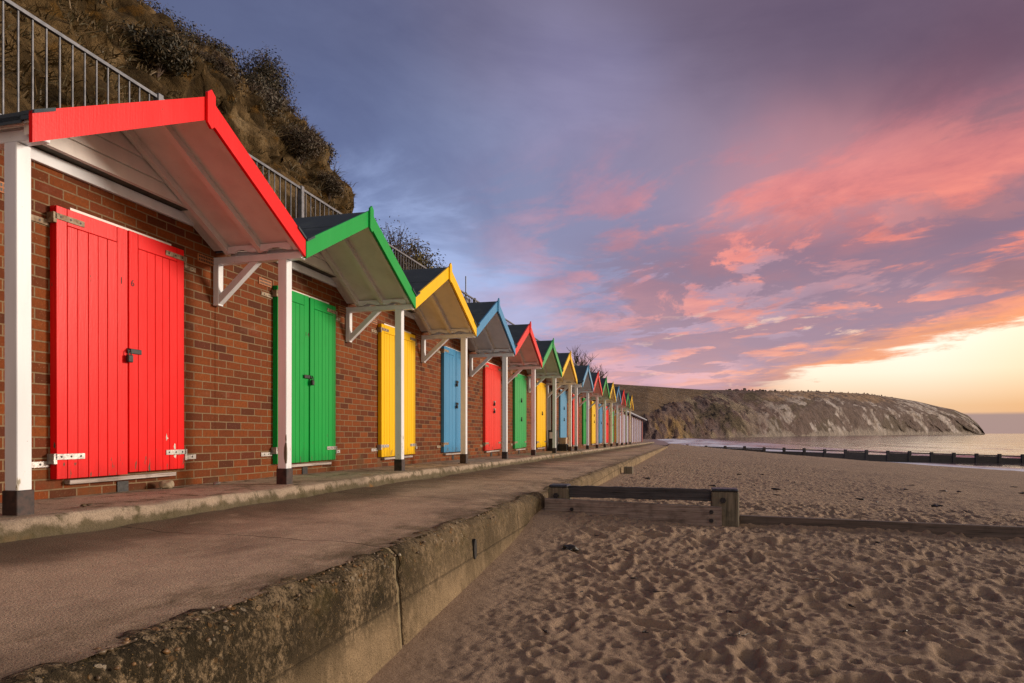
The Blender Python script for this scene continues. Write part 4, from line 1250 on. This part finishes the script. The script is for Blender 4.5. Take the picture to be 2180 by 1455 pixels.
def on_hill(x, y, dz=-0.1):
    h, _, _ = hill(np.array(float(x)), np.array(float(y)))
    return (x, y, float(h) + dz)
SHRUBS = [
 ((-10.3, 14.9), (0.8, 0.95, 1.15), 'dark', 'big dark evergreen shrub standing out against the sky on the cliff crest'),
 ((-11.4, 13.4), (0.9, 1.0, 0.85), 'dark', 'dark shrub on the crest uphill of the big evergreen shrub'),
 ((-12.3, 13.6), (1.0, 1.2, 1.0), 'dark', 'broad dark shrub on the crest between two other dark shrubs'),
 ((-12.8, 11.6), (1.1, 1.5, 0.9), 'dark', 'largest dark shrub mass at the top edge of the cliff above the red gable'),
 ((-11.8, 9.6), (0.9, 1.2, 0.7), 'dark', 'dark shrub high on the cliff behind the railing'),
 ((-9.7, 7.6), (0.7, 0.8, 0.7), 'grey', 'round grey heath shrub high on the slope above the railing'),
 ((-9.0, 11.4), (0.55, 0.6, 0.5), 'dark', 'small dark shrub in the middle of the bare slope'),
 ((-8.6, 12.4), (0.5, 0.5, 0.45), 'grey', 'small grey shrub on the bare slope above the red ridge'),
 ((-7.9, 12.6), (0.5, 0.5, 0.45), 'brown', 'low brown shrub behind the red ridge cap'),
 ((-8.1, 13.6), (0.4, 0.45, 0.38), 'grey', 'twiggy grey shrub at the falling edge of the cliff'),
 ((-7.5, 13.1), (0.38, 0.42, 0.34), 'brown', 'brown twiggy shrub low on the falling edge of the cliff'),
 ((-9.3, 14.2), (0.4, 0.45, 0.4), 'brown', 'brown shrub under the big evergreen shrub on the cliff edge'),
 ((-7.5, 6.0), (0.5, 0.7, 0.4), 'dark', 'dark bush directly behind the railing bars above the red gable'),
 ((-7.3, 3.9), (0.7, 0.9, 0.6), 'brown', 'brown bush behind the railing at its upper end'),
 ((-7.8, 8.6), (0.45, 0.6, 0.35), 'dark', 'dark bush behind the railing near the grey post'),
 ((-13.4, 9.4), (1.1, 1.6, 0.9), 'dark', 'dark scrub at the very top corner of the cliff'),
 ((-12.2, 12.4), (0.8, 1.0, 0.8), 'brown', 'brown scrub between the dark shrubs on the crest'),
 ((-10.9, 14.2), (0.6, 0.7, 0.65), 'brown', 'brown scrub filling the dip beside the big evergreen shrub'),
 ((-9.9, 13.9), (0.55, 0.6, 0.6), 'dark', 'dark shrub just below the big evergreen shrub'),
 ((-8.6, 14.4), (0.38, 0.42, 0.4), 'brown', 'brown tuft of scrub overhanging the falling cliff edge'),
 ((-10.2, 9.2), (0.8, 1.0, 0.5), 'dark', 'low dark scrub patch halfway up the slope above the railing'),
 ((-9.2, 5.4), (1.0, 1.3, 0.7), 'dark', 'dark scrub behind the railing above the outer white post'),
 ((-10.8, 7.2), (1.1, 1.4, 0.8), 'dark', 'dark scrub high above the railing at the upper left corner'),
 ((-8.3, 10.3), (0.5, 0.7, 0.4), 'brown', 'low brown scrub on the slope above the grey railing post'),
 ((-7.1, 15.5), (0.7, 1.0, 1.55), 'brown', 'brown bush behind the railing above the green roof'),
 ((-7.0, 16.9), (0.7, 1.0, 1.5), 'gorse', 'spiky gorse bush with yellow tips above the yellow roof'),
 ((-6.95, 18.0), (0.5, 0.75, 1.3), 'gorse', 'low gorse bush with yellow tips at the end of the bushes'),
]
for i, (xy, sz, kd, lab) in enumerate(SHRUBS):
    shrub(on_hill(*xy), sz, kd, lab, 100 + i)

def bare_tree(loc, height, seed, label):
    q = random.Random(seed); r = empty('bare_tree', loc, label, 'tree')
    tr = MB(); br = MB()
    tr.tube([(0, 0, -0.3), (0.05, 0.0, height * 0.16), (0.02, 0.05, height * 0.30)], [0.14, 0.11, 0.09], 7)
    def grow(p, d, L, rad, lev):
        pts = [p]; c = p
        for i in range(4):
            d = (d + Vector((q.gauss(0, .16), q.gauss(0, .16), 0.10))).normalized(); c = c + d * L / 4; pts.append(c)
        br.tube(pts, [lerp(rad, rad * 0.45, i / 4) for i in range(5)], 5 if lev < 2 else 4)
        if lev >= 4: return
        for i in range(q.randint(3, 4)):
            k = q.randint(1, 4); nd = (d + Vector((q.gauss(0, .55), q.gauss(0, .55), q.uniform(0, .4)))).normalized()
            grow(pts[k], nd, L * q.uniform(0.55, 0.8), rad * 0.55, lev + 1)
    for i in range(5):
        a = i * 1.257 + q.uniform(-.3, .3)
        grow(Vector((0.02, 0.05, height * q.uniform(0.2, 0.3))), Vector((math.cos(a) * .5, math.sin(a) * .5, 1)).normalized(), height * 0.36, 0.075, 1)
    tr.obj('trunk', M['bark'], r); br.obj('branches', M['bark'], r)
bare_tree((-8.2, 52.5, 2.9), 4.3, 3, 'taller bare leafless tree rising behind the yellow and blue gables')
bare_tree((-8.2, 58.0, 2.9), 3.7, 8, 'shorter bare leafless tree beyond the taller one, above the red gable')

# ------------------------------------------------------------------ headland
def headland():
    TH = R(14.69); F = 1450.0
    # bearing (as tangent off the view axis), base distance, crest height ratio
    px = np.array([1120, 1200, 1300, 1380, 1440, 1500, 1560, 1620, 1690, 1760, 1840, 1900, 1950, 2000, 2030, 2060, 2080, 2092, 2096], float)
    db = np.array([230, 235, 245, 265, 330, 400, 455, 520, 640, 780, 960, 1110, 1230, 1360, 1440, 1520, 1570, 1600, 1610], float)
    cy = np.array([819, 817, 816.5, 821.5, 825.5, 829.5, 830, 832.5, 833, 834, 838.5, 846, 854, 866, 872, 884, 900, 915, 923], float)
    dc = np.array([260, 300, 340, 330, 330, 270, 240, 230, 240, 250, 230, 190, 150, 110, 90, 60, 30, 14, 4], float)
    N = 620; T = 150
    P = np.linspace(1120, 2096, N); Db = np.interp(P, px, db); Cy = np.interp(P, px, cy); Dc = np.interp(P, px, dc)
    tan = (P - 1090) / F
    Hc = (923.5 - Cy) / F * (Db + Dc) + EYE - SEA          # crest height above the sea
    Hc = np.maximum(Hc, 0.5)
    tt = np.linspace(0, 1.35, T)
    A, Tt = np.meshgrid(tan, tt)
    D0, D1, H1 = (np.repeat(v[None], T, 0) for v in (Db, Dc, Hc)); PP = np.repeat(P[None], T, 0)
    t01 = np.clip(Tt, 0, 1)
    cl = 0.30 + 0.26 * smooth(1500, 1900, PP)              # cliff share
    prof = np.where(t01 < 0.26, smooth(0, 1, t01 / 0.26) * 0 + (t01 / 0.26) ** 0.85 * (0.50 + 0.16 * smooth(1550, 1850, PP)),
                    (0.50 + 0.16 * smooth(1550, 1850, PP)) + (1 - (0.50 + 0.16 * smooth(1550, 1850, PP))) * np.sin((t01 - 0.26) / 0.74 * math.pi / 2))
    D = D0 + D1 * Tt
    H = H1 * prof * np.minimum(1, D / (D0 + D1)) - np.clip(Tt - 1, 0, 1) * 12
    lat = A * D
    x = lat * math.cos(TH) - D * math.sin(TH); y = lat * math.sin(TH) + D * math.cos(TH)
    # gullies and slips
    edge = smooth(0.0, 0.06, Tt) * smooth(1.0, 0.86, Tt)
    gul = fbm(PP * 0.030 + t01 * 5.0, t01 * 2.2, 3, 5, 0.6); g2 = fbm(PP * 0.11 + t01 * 12, t01 * 9, 13, 4, 0.6)
    hr0 = prof
    fl = smooth(0.0, 0.05, hr0 - (0.44 + 0.54 * smooth(1350, 1545, PP) + 0.03 * fbm(PP * 0.05, t01 * 4, 91, 3))) * smooth(1545, 1530, PP)
    edge = edge * (1 - fl) * (1 - prof) ** 0.6
    H = H + edge * H1 * (0.15 * gul + 0.08 * g2)
    y = y + edge * (gul * 12 + g2 * 8)
    top = smooth(0.93, 0.99, Tt) * smooth(1540, 1570, PP) * smooth(1930, 1850, PP)
    H = H + top * np.clip(fbm(PP * 0.35, Tt * 3, 29, 3) - 0.05, 0, 1) * 5.0
    Z = SEA - 0.4 + H
    # land cover
    def col(*c): return np.array(c)[None, None, :]
    n1 = fbm(PP * 0.02, t01 * 3, 51, 5, 0.6)[..., None]; n2 = fbm(PP * 0.14 + t01 * 14, t01 * 16, 52, 5, 0.7)[..., None]
    n3 = fbm(PP * 0.05 + t01 * 7, t01 * 3.2, 55, 5, 0.62)[..., None]
    C = col(0.150, 0.103, 0.090) + 0.10 * n2 * col(1, .85, .8)                              # winter scrub
    C = lerp(C, col(0.105, 0.080, 0.050), smooth(0.0, 0.35, n1))
    C = lerp(C, col(0.165, 0.130, 0.108), 0.5 * smooth(1560, 1760, PP)[..., None])
    right = smooth(1560, 1720, PP)[..., None]
    chalk = smooth(-0.02, 0.14, n3 + 0.40 * n2 + 0.06 * right - 0.14) * right
    C = lerp(C, col(0.40, 0.345, 0.305) + 0.25 * n2, np.clip(chalk * 0.85, 0, 1))
    clay = smooth(0.10, 0.28, n3 + 0.2 * n2 + 0.05) * (smooth(1375, 1395, PP) * smooth(1560, 1440, PP))[..., None] * smooth(0.28, 0.10, t01)[..., None]
    C = lerp(C, col(0.30, 0.195, 0.085), np.clip(clay, 0, 1))
    scar = smooth(0.20, 0.34, n3 + 0.15 * n2) * smooth(1440, 1470, PP)[..., None] * smooth(1640, 1560, PP)[..., None]
    C = lerp(C, col(0.30, 0.24, 0.16), np.clip(scar, 0, 1) * 0.8)
    foot = smooth(0.055, 0.02, t01 + 0.02 * n2[..., 0])[..., None] * smooth(1480, 1700, PP)[..., None]
    C = lerp(C, col(0.33, 0.285, 0.24), foot * 0.8)
    # the smooth field on the shoulder
    hr = prof
    C = lerp(C, col(0.20, 0.138, 0.085) + 0.03 * n2 + 0.03 * n1, fl[..., None])
    # pale dead grass on the plateau
    ht = smooth(0.80, 0.90, hr + 0.10 * n1[..., 0] + 0.05 * n2[..., 0]) * smooth(1600, 1680, PP) * smooth(1960, 1860, PP)
    C = lerp(C, col(0.29, 0.195, 0.125) + 0.04 * n2, (ht * smooth(-0.22, -0.05, n2[..., 0] + n1[..., 0]))[..., None])
    C = np.clip(C, 0.015, 0.8)
    t = NT('headland_cover'); p = t.pos(); a = t.attr('cover')
    n = t.noise(p, 0.09, 8, 0.75)
    c = t.mix(1.0, a, t.ramp(n, [(0.33, (0.58, 0.57, 0.60)), (0.5, (1.0, 0.98, 0.98)), (0.68, (1.42, 1.38, 1.36))]), 'MULTIPLY')
    t.done(c, 0.95, t.bump(n, 1.0, 6.0), spec=0.1)
    me = grid_mesh('headland_hill', x, y, Z, t.mat, {'cover': C})
    tag(link('headland_hill', me), kind='structure')
    # scrub and trees on the slope and along the skyline, one mass
    q = random.Random(77); m = MB(); cnt = 0
    for k in range(85):
        pp = q.uniform(1545, 1900); j = int((pp - 1120) / (2096 - 1120) * (N - 1)); i = int(np.searchsorted(tt, q.uniform(0.985, 1.02))); i = min(i, T - 1)
        if q.random() < smooth(1650, 1800, np.array(pp)) * 0.7: continue
        s = D[i, j] / 620.0 * q.uniform(0.4, 1.2) * (1.2 if pp < 1660 else 0.55)
        m.blob((x[i, j], y[i, j], Z[i, j] + s * 0.2), s, k % 17, 1, 0.5, (1.1, 1.1, 1.0))
    tt_ = NT('scrub'); ri = tt_.new('ShaderNodeNewGeometry').outputs['Random Per Island']
    cc = tt_.ramp(ri, [(0, (0.035, 0.026, 0.022)), (0.5, (0.075, 0.055, 0.045)), (0.8, (0.06, 0.05, 0.025)), (1, (0.11, 0.085, 0.06))])
    tt_.done(cc, 0.95)
    tag(m.obj('scrub_woodland', tt_.mat, smooth=True), kind='stuff')
headland()

# ------------------------------------------------------------------ light and sky
SUN_AZ = 62.0      # degrees from +y towards +x
SUN_EL = 12.0
sd = Vector((math.sin(R(SUN_AZ)) * math.cos(R(SUN_EL)), math.cos(R(SUN_AZ)) * math.cos(R(SUN_EL)), math.sin(R(SUN_EL))))
sun = bpy.data.lights.new('sun', 'SUN'); sun.energy = 3.3; sun.angle = R(14); sun.color = (1.0, 0.86, 0.72)
so = bpy.data.objects.new('sun', sun); COL.objects.link(so)
so.rotation_euler = (-sd).to_track_quat('-Z', 'Y').to_euler()

def make_world():
    w = bpy.data.worlds.new('World'); S.world = w; w.use_nodes = True
    t = NT.__new__(NT); t.t = w.node_tree; t.n = t.t.nodes; t.l = t.t.links; t.n.clear(); t._pos = None
    out = t.new('ShaderNodeOutputWorld')
    d = t.new('ShaderNodeTexCoord').outputs['Generated']
    s = t.sep(d)
    az = t.math('MULTIPLY', t.math('ARCTAN2', s[0], s[1]), 180 / math.pi)
    el = t.math('MULTIPLY', t.math('ARCSINE', s[2]), 180 / math.pi)
    # large soft colour regions of the overcast, by bearing and height (degrees), with radius
    # colours are linear
    CP = [
     (-50, 20, 20, (0.10, 0.13, 0.25)), (-32, 30, 12, (0.105, 0.12, 0.225)), (-30, 20, 9, (0.17, 0.225, 0.41)), (-27, 13, 7, (0.33, 0.44, 0.74)), (-20, 10, 6, (0.44, 0.55, 0.86)),
     (-15, 33, 10, (0.175, 0.160, 0.255)), (-19, 22, 7, (0.22, 0.26, 0.43)), (-9, 27, 6, (0.31, 0.29, 0.47)), (-7, 16, 7, (0.26, 0.26, 0.41)), (-12, 8, 5, (0.43, 0.40, 0.58)),
     (2, 33, 10, (0.150, 0.118, 0.185)), (13, 31, 9, (0.125, 0.085, 0.145)), (24, 27, 7, (0.135, 0.072, 0.12)), (0, 21, 6, (0.31, 0.24, 0.34)), (9.5, 18.5, 5.5, (0.60, 0.265, 0.29)), (18, 21.5, 4.5, (0.34, 0.15, 0.19)),
     (3.5, 14.5, 4.5, (0.54, 0.31, 0.37)), (13, 15.5, 4.5, (0.62, 0.265, 0.27)), (22, 14, 4.5, (0.34, 0.19, 0.24)), (22, 18, 3.5, (0.52, 0.20, 0.20)), (-4, 9, 4, (0.50, 0.37, 0.48)), (6, 9.5, 4, (0.44, 0.31, 0.39)), (15, 10, 3.5, (0.42, 0.28, 0.34)), (23, 9.5, 3.5, (0.50, 0.26, 0.25)),
     (-8, 5, 3, (0.82, 0.42, 0.44)), (0, 5, 2.5, (0.76, 0.44, 0.47)), (45, 25, 25, (0.26, 0.18, 0.22)), (70, 14, 20, (0.50, 0.34, 0.30)), (120, 25, 35, (0.22, 0.21, 0.27)), (180, 22, 40, (0.24, 0.32, 0.54)), (-110, 25, 40, (0.12, 0.15, 0.26)), (0, 85, 40, (0.115, 0.12, 0.165)),
    ]
    wz = t.math('MULTIPLY', t.math('SUBTRACT', t.noise(d, 3.0, 4), 0.5), 12.0)
    waz = t.math('ADD', az, wz)
    wel = t.math('ADD', el, t.math('MULTIPLY', t.math('SUBTRACT', t.noise(t.vmath('ADD', d, (3.1, 1.7, 5.3)), 3.5, 4), 0.5), 6.0))
    acc = None; wsum = None
    for a, e, rr, c in CP:
        da = t.math('ABSOLUTE', t.math('SUBTRACT', waz, a))
        if abs(a) > 100: da = t.math('MINIMUM', da, t.math('SUBTRACT', 360.0, da))
        de = t.math('SUBTRACT', wel, e)
        if e > 80: da = t.math('MULTIPLY', da, 0.0)
        q = t.math('DIVIDE', t.math('ADD', t.math('MULTIPLY', da, da), t.math('MULTIPLY', t.math('MULTIPLY', de, de), 1.6)), rr * rr)
        wgt = t.math('EXPONENT', t.math('MULTIPLY', q, -1.0))
        wgt = t.math('ADD', wgt, 1e-7)
        nd = t.new('ShaderNodeVectorMath', operation='SCALE'); nd.inputs[0].default_value = c; t.put(nd.inputs['Scale'], wgt)
        acc = nd.outputs[0] if acc is None else t.vmath('ADD', acc, nd.outputs[0])
        wsum = wgt if wsum is None else t.math('ADD', wsum, wgt)
    nd = t.new('ShaderNodeVectorMath', operation='SCALE'); t.put(nd.inputs[0], acc); t.put(nd.inputs['Scale'], t.math('DIVIDE', 1.0, wsum))
    base = nd.outputs[0]
    # cloud deck seen in perspective
    zz = t.math('ADD', t.math('MAXIMUM', s[2], 0.0), 0.055)
    pl = t.comb(t.math('DIVIDE', s[0], zz), t.math('DIVIDE', s[1], zz), 0.0)
    ca, sa_ = math.cos(R(-30)), math.sin(R(-30))
    ps = t.sep(pl)
    along = t.math('ADD', t.math('MULTIPLY', ps[0], sa_), t.math('MULTIPLY', ps[1], ca))
    across = t.math('SUBTRACT', t.math('MULTIPLY', ps[0], ca), t.math('MULTIPLY', ps[1], sa_))
    pv = t.comb(t.math('MULTIPLY', across, 1.05), t.math('MULTIPLY', along, 0.80), 0.0)
    c1 = t.noise(pv, 0.75, 8, 0.60, 0.7); c2 = t.noise(t.vmath('ADD', pv, (7.3, 2.1, 0)), 1.25, 9, 0.64, 0.5); c3 = t.noise(t.vmath('ADD', pv, (1.3, 9.1, 0)), 0.35, 6, 0.58, 0.5)
    # grey under-shadow and soft light breaks
    def band(a0, a1, e0, e1, sa, se):
        return t.math('MULTIPLY', t.math('MULTIPLY', t.step(az, a0 - sa, a0 + sa), t.step(az, a1 + sa, a1 - sa)), t.math('MULTIPLY', t.step(el, e0 - se, e0 + se), t.step(el, e1 + se, e1 - se)))
    c4 = t.noise(t.vmath('ADD', pv, (3.7, 4.9, 0)), 2.1, 9, 0.62, 0.4)
    sky = t.mix(t.math('MULTIPLY', t.step(c1, 0.42, 0.64), 0.60), base, t.mix(1.0, base, (0.68, 0.68, 0.76), 'MULTIPLY'))
    sky = t.mix(t.math('MULTIPLY', t.step(c3, 0.48, 0.70), 0.55), sky, t.mix(1.0, base, (1.34, 1.36, 1.34), 'MULTIPLY'))
    sky = t.mix(t.math('MULTIPLY', t.step(c4, 0.50, 0.68), 0.30), sky, t.mix(1.0, sky, (1.22, 1.22, 1.20), 'MULTIPLY'))
    br = t.math('MULTIPLY', t.step(t.noise(t.vmath('ADD', pv, (8.1, 0.7, 0)), 1.1, 8, 0.60, 0.5), 0.47, 0.64), band(-40, -13, 7, 21, 5, 4))
    sky = t.mix(t.math('MULTIPLY', br, 0.65), sky, (0.40, 0.50, 0.80))
    # sunset-lit undersides of the cloud
    lit = band(-13, 60, 2.0, 21, 9, 4)
    st = t.math('MULTIPLY', t.step(t.math('ADD', t.math('MULTIPLY', c2, 0.50), t.math('MULTIPLY', c4, 0.50)), 0.455, 0.56), lit)
    hot = t.ramp(t.math('DIVIDE', el, 24.0), [(0.0, (1.0, 0.55, 0.34)), (0.28, (1.0, 0.40, 0.27)), (0.55, (1.0, 0.29, 0.20)), (1.0, (0.70, 0.22, 0.25))])
    hot = t.mix(1.0, hot, t.ramp(t.noise(t.vmath('ADD', pv, (2.2, 6.1, 0)), 2.6, 10, 0.66, 0.4), [(0.30, (0.58, 0.62, 0.80)), (0.50, (0.90, 0.90, 0.95)), (0.66, (1.08, 1.12, 1.05))]), 'MULTIPLY')
    east = t.step(az, -12, 10)
    sky = t.mix(t.math('MULTIPLY', st, t.math('ADD', 0.38, t.math('MULTIPLY', east, 0.42))), sky, hot)
    # grey-mauve scud in front of it, broken into many small pieces
    g1 = t.noise(t.vmath('ADD', pv, (4.4, 5.5, 0)), 1.25, 10, 0.64, 0.5)
    gs = t.math('MULTIPLY', t.step(g1, 0.47, 0.525), band(-7, 60, 3.6, 15.5, 8, 3))
    gcol = t.mix(t.step(el, 3, 16), (0.42, 0.285, 0.35), (0.235, 0.165, 0.24))
    sky = t.mix(t.math('MULTIPLY', gs, 0.86), sky, gcol)
    hi = t.math('MULTIPLY', t.step(t.noise(t.vmath('ADD', pv, (0.4, 3.5, 0)), 1.9, 9, 0.62, 0.4), 0.60, 0.68), band(-2, 60, 2.6, 9.5, 6, 2))
    sky = t.mix(t.math('MULTIPLY', hi, 0.75), sky, (1.0, 0.66, 0.48))
    # clear gap under the cloud deck where the sun has gone down
    edge = t.math('ADD', 3.2, t.math('MULTIPLY', t.math('SUBTRACT', az, 1.0), 0.225))
    wob = t.math('MULTIPLY', t.math('SUBTRACT', t.noise(pv, 1.5, 10, 0.66, 0.4), 0.5), 4.6)
    gap = t.math('MULTIPLY', t.step(t.math('ADD', t.math('SUBTRACT', edge, el), wob), -0.12, 0.75), t.step(az, 3.0, 9.5))
    rim = t.math('MULTIPLY', t.step(t.math('ADD', t.math('SUBTRACT', edge, el), wob), -2.0, 0.1), t.step(az, 1.0, 12))
    sky = t.mix(t.math('MULTIPLY', rim, 0.75), sky, (1.0, 0.40, 0.17))
    ns = t.new('ShaderNodeTexSky', sky_type='NISHITA'); ns.sun_disc = False
    ns.sun_elevation = R(SUN_EL); ns.sun_rotation = R(SUN_AZ); ns.air_density = 1.4; ns.dust_density = 3.0
    nsk = t.new('ShaderNodeVectorMath', operation='SCALE'); t.put(nsk.inputs[0], ns.outputs[0]); nsk.inputs['Scale'].default_value = 0.08
    glow = t.ramp(t.math('DIVIDE', el, 9.0), [(0.0, (0.86, 0.52, 0.33)), (0.22, (0.93, 0.60, 0.36)), (0.5, (1.15, 0.98, 0.78)), (0.85, (1.25, 1.16, 1.02))])
    glowR = t.mix(t.step(az, 15, 26), glow, t.mix(1.0, glow, (0.97, 0.84, 0.68), 'MULTIPLY'))
    clear = t.mix(0.85, nsk.outputs[0], glowR)
    sky = t.mix(gap, sky, clear)
    # low bank of sea cloud on the horizon
    bank = t.math('MULTIPLY', t.step(t.math('ADD', el, t.math('MULTIPLY', t.math('SUBTRACT', t.noise(t.scale(d, (4, 4, 30)), 2.0, 4), 0.5), 0.25)), 1.55, 1.25), t.step(az, 16, 19))
    sky = t.mix(t.math('MULTIPLY', bank, 0.9), sky, (0.36, 0.255, 0.245))
    below = t.step(el, 0.0, -1.0)
    sky = t.mix(below, sky, (0.16, 0.12, 0.11))
    bg = t.new('ShaderNodeBackground'); t.put(bg.inputs[0], sky); bg.inputs[1].default_value = 1.08
    t.l.new(bg.outputs[0], out.inputs[0])
    w.cycles.sampling_method = 'MANUAL'; w.cycles.sample_map_resolution = 512
make_world()

# ------------------------------------------------------------------ camera and output
cam = bpy.data.cameras.new('camera'); co = bpy.data.objects.new('camera', cam); COL.objects.link(co)
cam.sensor_width = 36; cam.lens = 1450 / 2180 * 36
cam.shift_y = (923.5 - 727.5) / 2180
co.location = (0, 0, EYE); co.rotation_euler = (R(90), 0, R(14.69))
cam.clip_start = 0.05; cam.clip_end = 60000
S.camera = co
S.view_settings.view_transform = 'Standard'; S.view_settings.look = 'None'
S.view_settings.exposure = 0.0; S.view_settings.gamma = 1.0
S.render.resolution_x = 1024; S.render.resolution_y = 683
S.cycles.use_denoising = True; S.cycles.denoising_prefilter = 'NONE'; S.cycles.denoising_input_passes = 'RGB_ALBEDO_NORMAL'
S.cycles.use_adaptive_sampling = False
